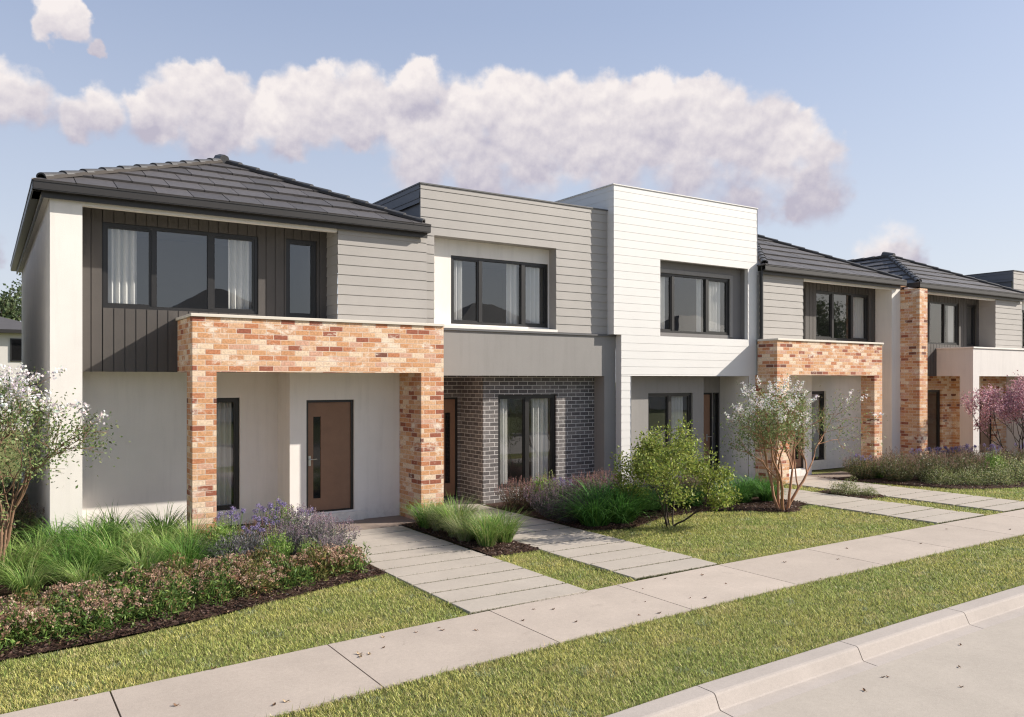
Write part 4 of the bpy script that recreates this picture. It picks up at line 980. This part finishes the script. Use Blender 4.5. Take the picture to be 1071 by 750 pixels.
def tree(name, label, cat_, loc, trunks, L, rad, depth, cfg, leafn, leafsize, asp, cols, wts, blossom=None, bark='bark_warm', seed=1, jit=.06, group=None, lean=(0, 0), tone=.15):
    r = random.Random(seed); q = np.random.default_rng(seed); root = empty(name, (0, 0, 0), label, cat_, group); mb = MB(); tips, sites = [], []
    for i in range(trunks):
        a = 2 * math.pi * (i + r.uniform(-.25, .25)) / trunks; b = r.uniform(.03, .09) * (trunks > 1); t = cfg['tilt'] * r.uniform(.6, 1.2)
        grow(mb, r, Vector((b * math.cos(a), b * math.sin(a), -.05)), Vector((math.sin(t) * math.cos(a) + lean[0], math.sin(t) * math.sin(a) + lean[1], math.cos(t))), L * r.uniform(.85, 1.1), rad * r.uniform(.75, 1.1), depth, cfg, tips, sites)
    mb.build('trunk', bark, root, smooth=True)
    S = np.array([tuple(s[0]) for s in sites]); D = np.array([tuple(s[1]) for s in sites])
    i = q.integers(0, len(S), leafn); p = S[i] + q.normal(0, jit, (leafn, 3)); d = D[i] * .6 + q.normal(0, .8, (leafn, 3))
    clump = 1 + tone * q.normal(size=(len(S), 1))
    V, T, C = leaves(p, d, q.uniform(*leafsize, leafn), asp, pal(leafn, cols, wts, .14, q) * clump[i], q)
    np_obj('crown', V, T, C, 'leaf', root)
    if blossom:
        frac, m, spread, size, bc = blossom; parts = []
        order = sorted(range(len(tips)), key=lambda k: -tips[k][0].z - r.uniform(0, .9))[:int(len(tips) * frac)]
        for k in order:
            c, dd = tips[k]; c = np.array(c); dd = np.array(dd); t = q.random(m)
            cc = c + dd * (t * spread * 2.6 - .03)[:, None] + q.normal(0, 1, (m, 3)) * (spread * (1.05 - .7 * t))[:, None] * .55
            parts.append(leaves(cc, q.normal(size=(m, 3)), q.uniform(*size, m), .85, pal(m, bc, [1] * len(bc), .07, q), q, .5))
        V, T, C = cat(parts); np_obj('blossom', V, T, C, 'petal', root)
    root.location = loc; return root
crape = dict(wig=.11, up=[.03, .03, .03, .03, .02], taper=.66, kids=[0, 3, 3, 3, 3], spread=[.5, .62, .60, .56, .50], ratio=.74, leafdepth=1, tilt=.32)
LG = [(.20, .26, .10), (.13, .18, .065), (.28, .33, .15), (.27, .22, .11)]
for x, y, s, l in [(.15, 14.6, 1.25, 'dark shrub in the shade at the front of the nearest house flank'), (-.05, 16.2, 1.4, 'dark shrub halfway along the shaded house flank'), (-.3, 18.2, 1.5, 'dark shrub far along the shaded house flank'), (-.9, 15.2, 1.3, 'dark shrub behind the left edge tufts')]:
    place('hd', hd, (x, y, -.02), rng.uniform(0, 6), s, l, 'shrub', 'shrubs along the shaded flank')
tree('crepe_myrtle', 'white flowering multi-stem tree on the lawn before the mirrored brick portico', 'tree', (13.40, 10.64, .0), 5, .74, .026, 4, crape, 10500, (.024, .052), .46, LG, [.4, .3, .2, .1],
     (.30, 24, .055, (.02, .036), [(.80, .77, .76), (.72, .69, .70), (.84, .82, .80)]), seed=5, jit=.10).scale = (1.25, 1.25, 1.22)
tree('crepe_myrtle', 'white flowering multi-stem tree cut off by the left edge, before the white end column', 'tree', (.08, 12.2, .0), 5, .92, .026, 4, crape, 9500, (.024, .052), .46, [(.16, .22, .08), (.24, .29, .12), (.11, .16, .06)], [.4, .35, .25],
     (.20, 36, .07, (.024, .042), [(.82, .79, .78), (.74, .70, .71), (.86, .84, .82)]), seed=12, jit=.08, bark='bark_brown').scale = (1.2, 1.2, 1.16)
shr = dict(wig=.15, up=[.03, .03, .02, .0], taper=.6, kids=[0, 4, 3, 3], spread=[.5, .8, .7, .65], ratio=.69, leafdepth=1, tilt=.46)
tree('leafy_shrub', 'yellow green leafy shrub on dark stems, standing on the lawn before the white house', 'shrub', (10.38, 10.73, .0), 6, .86, .018, 3, shr, 15000, (.033, .068), .55,
     [(.27, .32, .065), (.18, .235, .05), (.40, .44, .12), (.11, .155, .04)], [.42, .3, .15, .13], None, 'bark_dark', 8, .075)
pnk = dict(wig=.09, up=[.12, .12, .10, .05, .02], taper=.64, kids=[0, 3, 3, 3, 3], spread=[.4, .5, .55, .55, .5], ratio=.74, leafdepth=1, tilt=.36)
tree('blossom_tree', 'pink blossom tree at the right edge, before the plain white portico', 'tree', (25.1, 11.5, .0), 6, .95, .028, 4, pnk, 15000, (.035, .065), .6,
     [(.58, .34, .39), (.46, .24, .29), (.68, .48, .52), (.34, .18, .21)], [.4, .3, .18, .12], None, 'bark_dark', 17, .06)
big = dict(wig=.12, up=[.03, .04, .05, .05, .0], taper=.66, kids=[0, 3, 3, 4, 4], spread=[.5, .6, .65, .7, .5], ratio=.68, leafdepth=1, tilt=.08)
DG = [(.10, .135, .065), (.065, .095, .04), (.15, .18, .09)]
for i, (x, y, s, l) in enumerate([(1.35, 66, 5.4, 'tall loose tree rising just above the far left house roof'), (2.9, 72, 6.0, 'tall tree seen past the flank of the nearest house'), (-9, 66, 4.0, 'tree farther left behind the far left house')]):
    tree('tall_tree', l, 'tree', (x, y, -.1), 1, s * .62, .22, 4, big, 9000, (.16, .34), .6, DG, [.5, .3, .2], None, 'bark_dark', 30 + i, .35, 'trees behind the far left house')
for i, (x, y, s, l) in enumerate([(20.5, -22, 4.0, 'street tree across the road, mirrored in the nearest window'), (71, -22, 8.2, 'large tree across the road, mirrored in the mirrored-portico house window'), (83, -25, 8.0, 'far tree across the road, mirrored in the far house windows')]):
    tree('street_tree', l, 'tree', (x, y, -.1), 1, s * .62, .22, 4, big, 7000, (.18, .36), .6, DG, [.5, .3, .2], None, 'bark_dark', 40 + i, .38, 'trees across the street')

# ------------------------------------------------------------------ fallen leaves on the concrete
def leaf_mesh(seed, L, m):
    r = random.Random(seed); mb = MB(); n = 6; rows = []
    for i in range(n + 1):
        t = i / n; w = L * .30 * math.sin(math.pi * min(max(t, .03), .97)) ** .8; z = .008 + .010 * (t - .5) ** 2 * 4 * L / .06 + .003 * math.sin(t * 7 + seed)
        rows.append([(-L / 2 + L * t, -w, z + .004), (-L / 2 + L * t, 0, z - .002), (-L / 2 + L * t, w, z + .006 * r.uniform(.2, 1.3))])
    for a, b in zip(rows, rows[1:]):
        for j in range(2): mb.quad(a[j], b[j], b[j + 1], a[j + 1])
    mb.tube([(L * .48, 0, .012), (L * .72, .006, .006)], [.0016, .001], 4)
    o = mb.build('fallen_leaf', m, smooth=True); return o
FL = [(.645, 7.46), (1.75, 7.6), (1.96, 6.49), (2.06, 6.5), (3.0, 7.25), (3.08, 7.2), (3.4, 7.6), (3.27, 7.3), (3.75, 7.56), (4.02, 7.57), (4.01, 7.47), (4.3, 7.28), (5.24, 7.59), (5.43, 7.47), (5.35, 6.95), (6.52, 7.14), (6.09, 6.77), (6.33, 6.7), (7.08, 6.97), (7.23, 6.87), (7.96, 7.21),
      (9.2, 6.72), (8.05, 7.7), (7.49, 7.82), (14.1, 7.75), (12.5, 7.28), (15.0, 7.13), (2.98, 7.18), (4.9, 7.3), (9.6, 7.6), (10.4, 7.3), (11.2, 7.7), (1.3, 6.9), (6.9, 7.6)]
FR = [(6.94, 4.40), (6.98, 4.38), (7.79, 4.16), (7.3, 3.88), (6.5, 4.30), (8.45, 4.5)]
lp = [leaf_mesh(1, .045, 'dry_leaf'), leaf_mesh(2, .062, 'pale_leaf'), leaf_mesh(3, .034, 'dry_leaf')]; fresh = set(range(3))
for i, (x, y) in enumerate(FL + FR):
    k = 1 if i in (3, 4, 6, 5, 27) else (0 if i % 3 else 2); road = i >= len(FL)
    o = lp[k] if k in fresh else lp[k].copy()
    if k in fresh: fresh.discard(k)
    else: COL.objects.link(o)
    o.location = (x, y, -.131 if road else .0); o.rotation_euler = (0, 0, rng.uniform(0, 6)); s = rng.uniform(.7, 1.15); o.scale = (s, s, s)
    tag(o, 'small dry leaf lying on the road below the kerb' if road else ('pale curled leaf lying on the near footpath' if k == 1 else 'small dark dry leaf lying on the concrete footpath'), 'leaf', 'dry leaves on the road' if road else ('pale curled leaves on the footpath' if k == 1 else 'dark dry leaves on the footpath'))

# ------------------------------------------------------------------ sky, sun, camera
SUN = Vector((2.1, -1.0, 1.38)).normalized()
el = math.asin(SUN.z); az = math.atan2(SUN.x, SUN.y)
w = bpy.data.worlds.new('World'); sc.world = w; w.use_nodes = True; t = NT(w.node_tree); bg = t.n['Background']
sky = t.new('ShaderNodeTexSky'); sky.sky_type = 'NISHITA'; sky.sun_disc = False; sky.sun_elevation = el; sky.sun_rotation = az
sky.air_density = 1.0; sky.dust_density = 1.6; sky.ozone_density = 1.0; sky.altitude = 100
CL = [(1.2,16.6,1.9),(2.6,16.2,1.6),(0,16.1,1.7),(6.3,16.4,1.6),(4.9,15.7,1.3),(8.7,17,1.2),(10.7,17.7,2),(12.1,18.2,2.1),(13.7,17.8,2),(9.6,16.1,1.7),(14.9,16.8,2),(12.5,15.8,2.1),(17,18.6,1.3),(18.3,19,1.7),(20.5,19.3,1.7),(22.4,19.1,1.9),(19.5,17.5,2.2),(16.7,17.1,1.7),(24.1,18.4,1.9),(26.5,19.7,1.7),(27,20.7,.8),(25.4,17.5,1.9),(22.4,16.9,1.7),(17.6,15.8,1.4),(26.7,17.1,2.3),(29.4,18.2,2.4),(32.1,18.8,2.2),(34.4,19.1,1.8),(36.4,19.4,1.6),(38.8,18.6,2),(29.4,16.2,2.7),(33.4,16.6,3.1),(37.4,16.8,3),(40.8,17.5,2.7),(43.1,18.3,2.3),(45.3,18.7,1.4),(46.9,18.1,1.7),(48.5,18.2,1.3),(50.4,16.9,1.9),(52.2,16,1.9),(53.7,14.7,1.8),(44,16,3.2),(47.9,15.7,3),(51,14.3,2.8),(53.4,12.6,2.5),(54.4,11.7,1.6),(34.7,14.7,2.7),(40.1,14.6,2.9),(45.3,13.7,2.9),(49.1,12.3,2.3),(26.7,14.9,2.7),(30.7,14,2.3),(52.5,11,1.4),(3.9,21.6,1.4),(4.8,21.3,1.1),(3.3,20.6,.9),(6.1,20.1,.6),(58,8.0,1.9),(56.7,7.8,1.3),(59.3,7.6,1.2),(.4,7.7,1.1)]
grp = bpy.data.node_groups.new('cloud_field', 'ShaderNodeTree'); grp.interface.new_socket('P', in_out='INPUT', socket_type='NodeSocketVector'); grp.interface.new_socket('F', in_out='OUTPUT', socket_type='NodeSocketFloat')
q = NT(grp); gi = q.new('NodeGroupInput'); go = q.new('NodeGroupOutput'); best = None
for a, e, r_ in CL:
    n = q.new('ShaderNodeVectorMath', operation='DISTANCE'); q.link(gi.outputs[0], n.inputs[0]); n.inputs[1].default_value = (a, e, 0)
    v = q.math('MULTIPLY_ADD', n.outputs['Value'], -1 / (r_ * 1.25), .86)
    best = v if best is None else q.math('SMOOTH_MAX', best, v, .45)
q.link(best, go.inputs[0])
tc = t.new('ShaderNodeTexCoord').outputs['Generated']; sx = t.new('ShaderNodeSeparateXYZ'); t.link(tc, sx.inputs[0])
AZ = t.math('MULTIPLY', t.math('ARCTAN2', sx.outputs[0], sx.outputs[1]), 180 / math.pi); EL = t.math('MULTIPLY', t.math('ARCSINE', sx.outputs[2]), 180 / math.pi)
pv = t.new('ShaderNodeCombineXYZ'); t.link(AZ, pv.inputs[0]); t.link(EL, pv.inputs[1])
wn = t.new('ShaderNodeTexNoise'); wn.inputs['Scale'].default_value = .7; wn.inputs['Detail'].default_value = 5; t.link(pv.outputs[0], wn.inputs['Vector'])
w1 = t.new('ShaderNodeVectorMath', operation='SUBTRACT'); t.link(wn.outputs['Color'], w1.inputs[0]); w1.inputs[1].default_value = (.5, .5, .5)
w2 = t.new('ShaderNodeVectorMath', operation='MULTIPLY_ADD'); t.link(w1.outputs[0], w2.inputs[0]); w2.inputs[1].default_value = (2.0, 1.7, 0); t.link(pv.outputs[0], w2.inputs[2])
gn = t.new('ShaderNodeGroup'); gn.node_tree = grp; t.link(w2.outputs[0], gn.inputs[0])
n1 = t.noise(pv.outputs[0], .50, 9, .60)
D1 = t.math('ADD', t.math('MULTIPLY_ADD', gn.outputs[0], 1.75, .06), t.math('MULTIPLY', t.math('SUBTRACT', n1, .5), 1.25))
# crisp tops, ragged soft bases
wid = t.math('MULTIPLY', t.maprange(EL, 12, 17.5, 1.10, .58), t.maprange(t.noise(pv.outputs[0], .33, 3, .5), .35, .65, .65, 1.5))
mask = t.maprange(t.math('DIVIDE', D1, wid), .0, 1.0, 0, .96, True)
# shading: broad rounded heaps, lit from above, with finer lumps over them
DOMES = [(1.4, 16.2, 2.7), (5.9, 16.2, 2.4), (11.9, 16.9, 4.0), (20.5, 17.2, 4.1), (26.5, 19.5, 2.3), (16.4, 16.1, 2.6), (29.0, 15.3, 5.2), (34.7, 16.1, 4.8), (40.4, 15.2, 5.5), (46.9, 14.9, 5.5), (52.1, 13.1, 3.9), (43.4, 17.7, 2.8), (3.9, 20.8, 2.4), (58.0, 7.8, 2.0), (8.2, 16.6, 2.1), (36.8, 13.1, 3.4), (30.7, 17.8, 2.7)]
g2 = bpy.data.node_groups.new('cloud_heaps', 'ShaderNodeTree'); g2.interface.new_socket('P', in_out='INPUT', socket_type='NodeSocketVector'); g2.interface.new_socket('F', in_out='OUTPUT', socket_type='NodeSocketFloat')
q = NT(g2); gi = q.new('NodeGroupInput'); go = q.new('NodeGroupOutput'); best = None
for a, e, r_ in DOMES:
    n = q.new('ShaderNodeVectorMath', operation='DISTANCE'); q.link(gi.outputs[0], n.inputs[0]); n.inputs[1].default_value = (a, e, 0)
    v = q.math('MULTIPLY_ADD', q.math('POWER', q.math('MULTIPLY', n.outputs['Value'], 1 / r_), 2.0), -1.0, 1.0)
    best = v if best is None else q.math('SMOOTH_MAX', best, v, .35)
q.link(best, go.inputs[0])
def heap(off):
    ad = t.new('ShaderNodeVectorMath', operation='ADD'); t.link(w2.outputs[0], ad.inputs[0]); ad.inputs[1].default_value = off
    n = t.new('ShaderNodeGroup'); n.node_tree = g2; t.link(ad.outputs[0], n.inputs[0]); return n.outputs[0]
slope = t.math('SUBTRACT', heap((0, 0, 0)), heap((-.15, .55, 0)))
slope = t.math('MINIMUM', t.math('MAXIMUM', slope, -.30), .45)
sh = t.new('ShaderNodeVectorMath', operation='ADD'); t.link(pv.outputs[0], sh.inputs[0]); sh.inputs[1].default_value = (-.12, .5, 0)
na = t.noise(pv.outputs[0], .75, 6, .55); nb = t.noise(sh.outputs[0], .75, 6, .55)
lit = t.math('ADD', t.math('ADD', t.math('MULTIPLY_ADD', slope, 1.75, .34), t.math('MULTIPLY', t.math('SUBTRACT', na, nb), 1.0)), t.maprange(EL, 11, 20, -.12, .20), clamp=True)
cc = t.mix(lit, (3.0, 2.82, 3.35), (5.5, 5.1, 4.95))
# thin haze toward the horizon
lowc = t.mix(t.maprange(EL, 0, 24, 0, 1), (4.30, 4.45, 4.85), (2.75, 3.08, 4.1))
hz = t.maprange(EL, 0, 50, .85, .25)
skyc = t.mix(hz, sky.outputs[0], lowc)
t.link(t.mix(mask, skyc, cc), bg.inputs[0]); bg.inputs[1].default_value = .104
sl = bpy.data.lights.new('sun', 'SUN'); sl.energy = 4.6; sl.angle = R(.53); sl.color = (1, .92, .81)
so = bpy.data.objects.new('sun', sl); COL.objects.link(so); so.rotation_euler = SUN.to_track_quat('Z', 'Y').to_euler(); so.location = (20, -10, 30)
cd = bpy.data.cameras.new('camera'); co = bpy.data.objects.new('camera', cd); COL.objects.link(co); sc.camera = co
co.location = (0, 0, 2.6); co.rotation_euler = (R(90), 0, R(-33.1)); cd.lens = 36 * 851 / 1071; cd.sensor_width = 36; cd.sensor_fit = 'HORIZONTAL'; cd.shift_y = 23 / 1071; cd.clip_end = 3000; cd.clip_start = .05
vs = sc.view_settings; vs.view_transform = 'Standard'; vs.look = 'None'; vs.exposure = 0.75; vs.gamma = 1
sc.cycles.use_denoising = True; sc.cycles.denoising_prefilter = 'NONE'; sc.cycles.filter_width = 1.2; sc.cycles.max_bounces = 8; sc.cycles.transparent_max_bounces = 8; sc.cycles.sample_clamp_indirect = 6
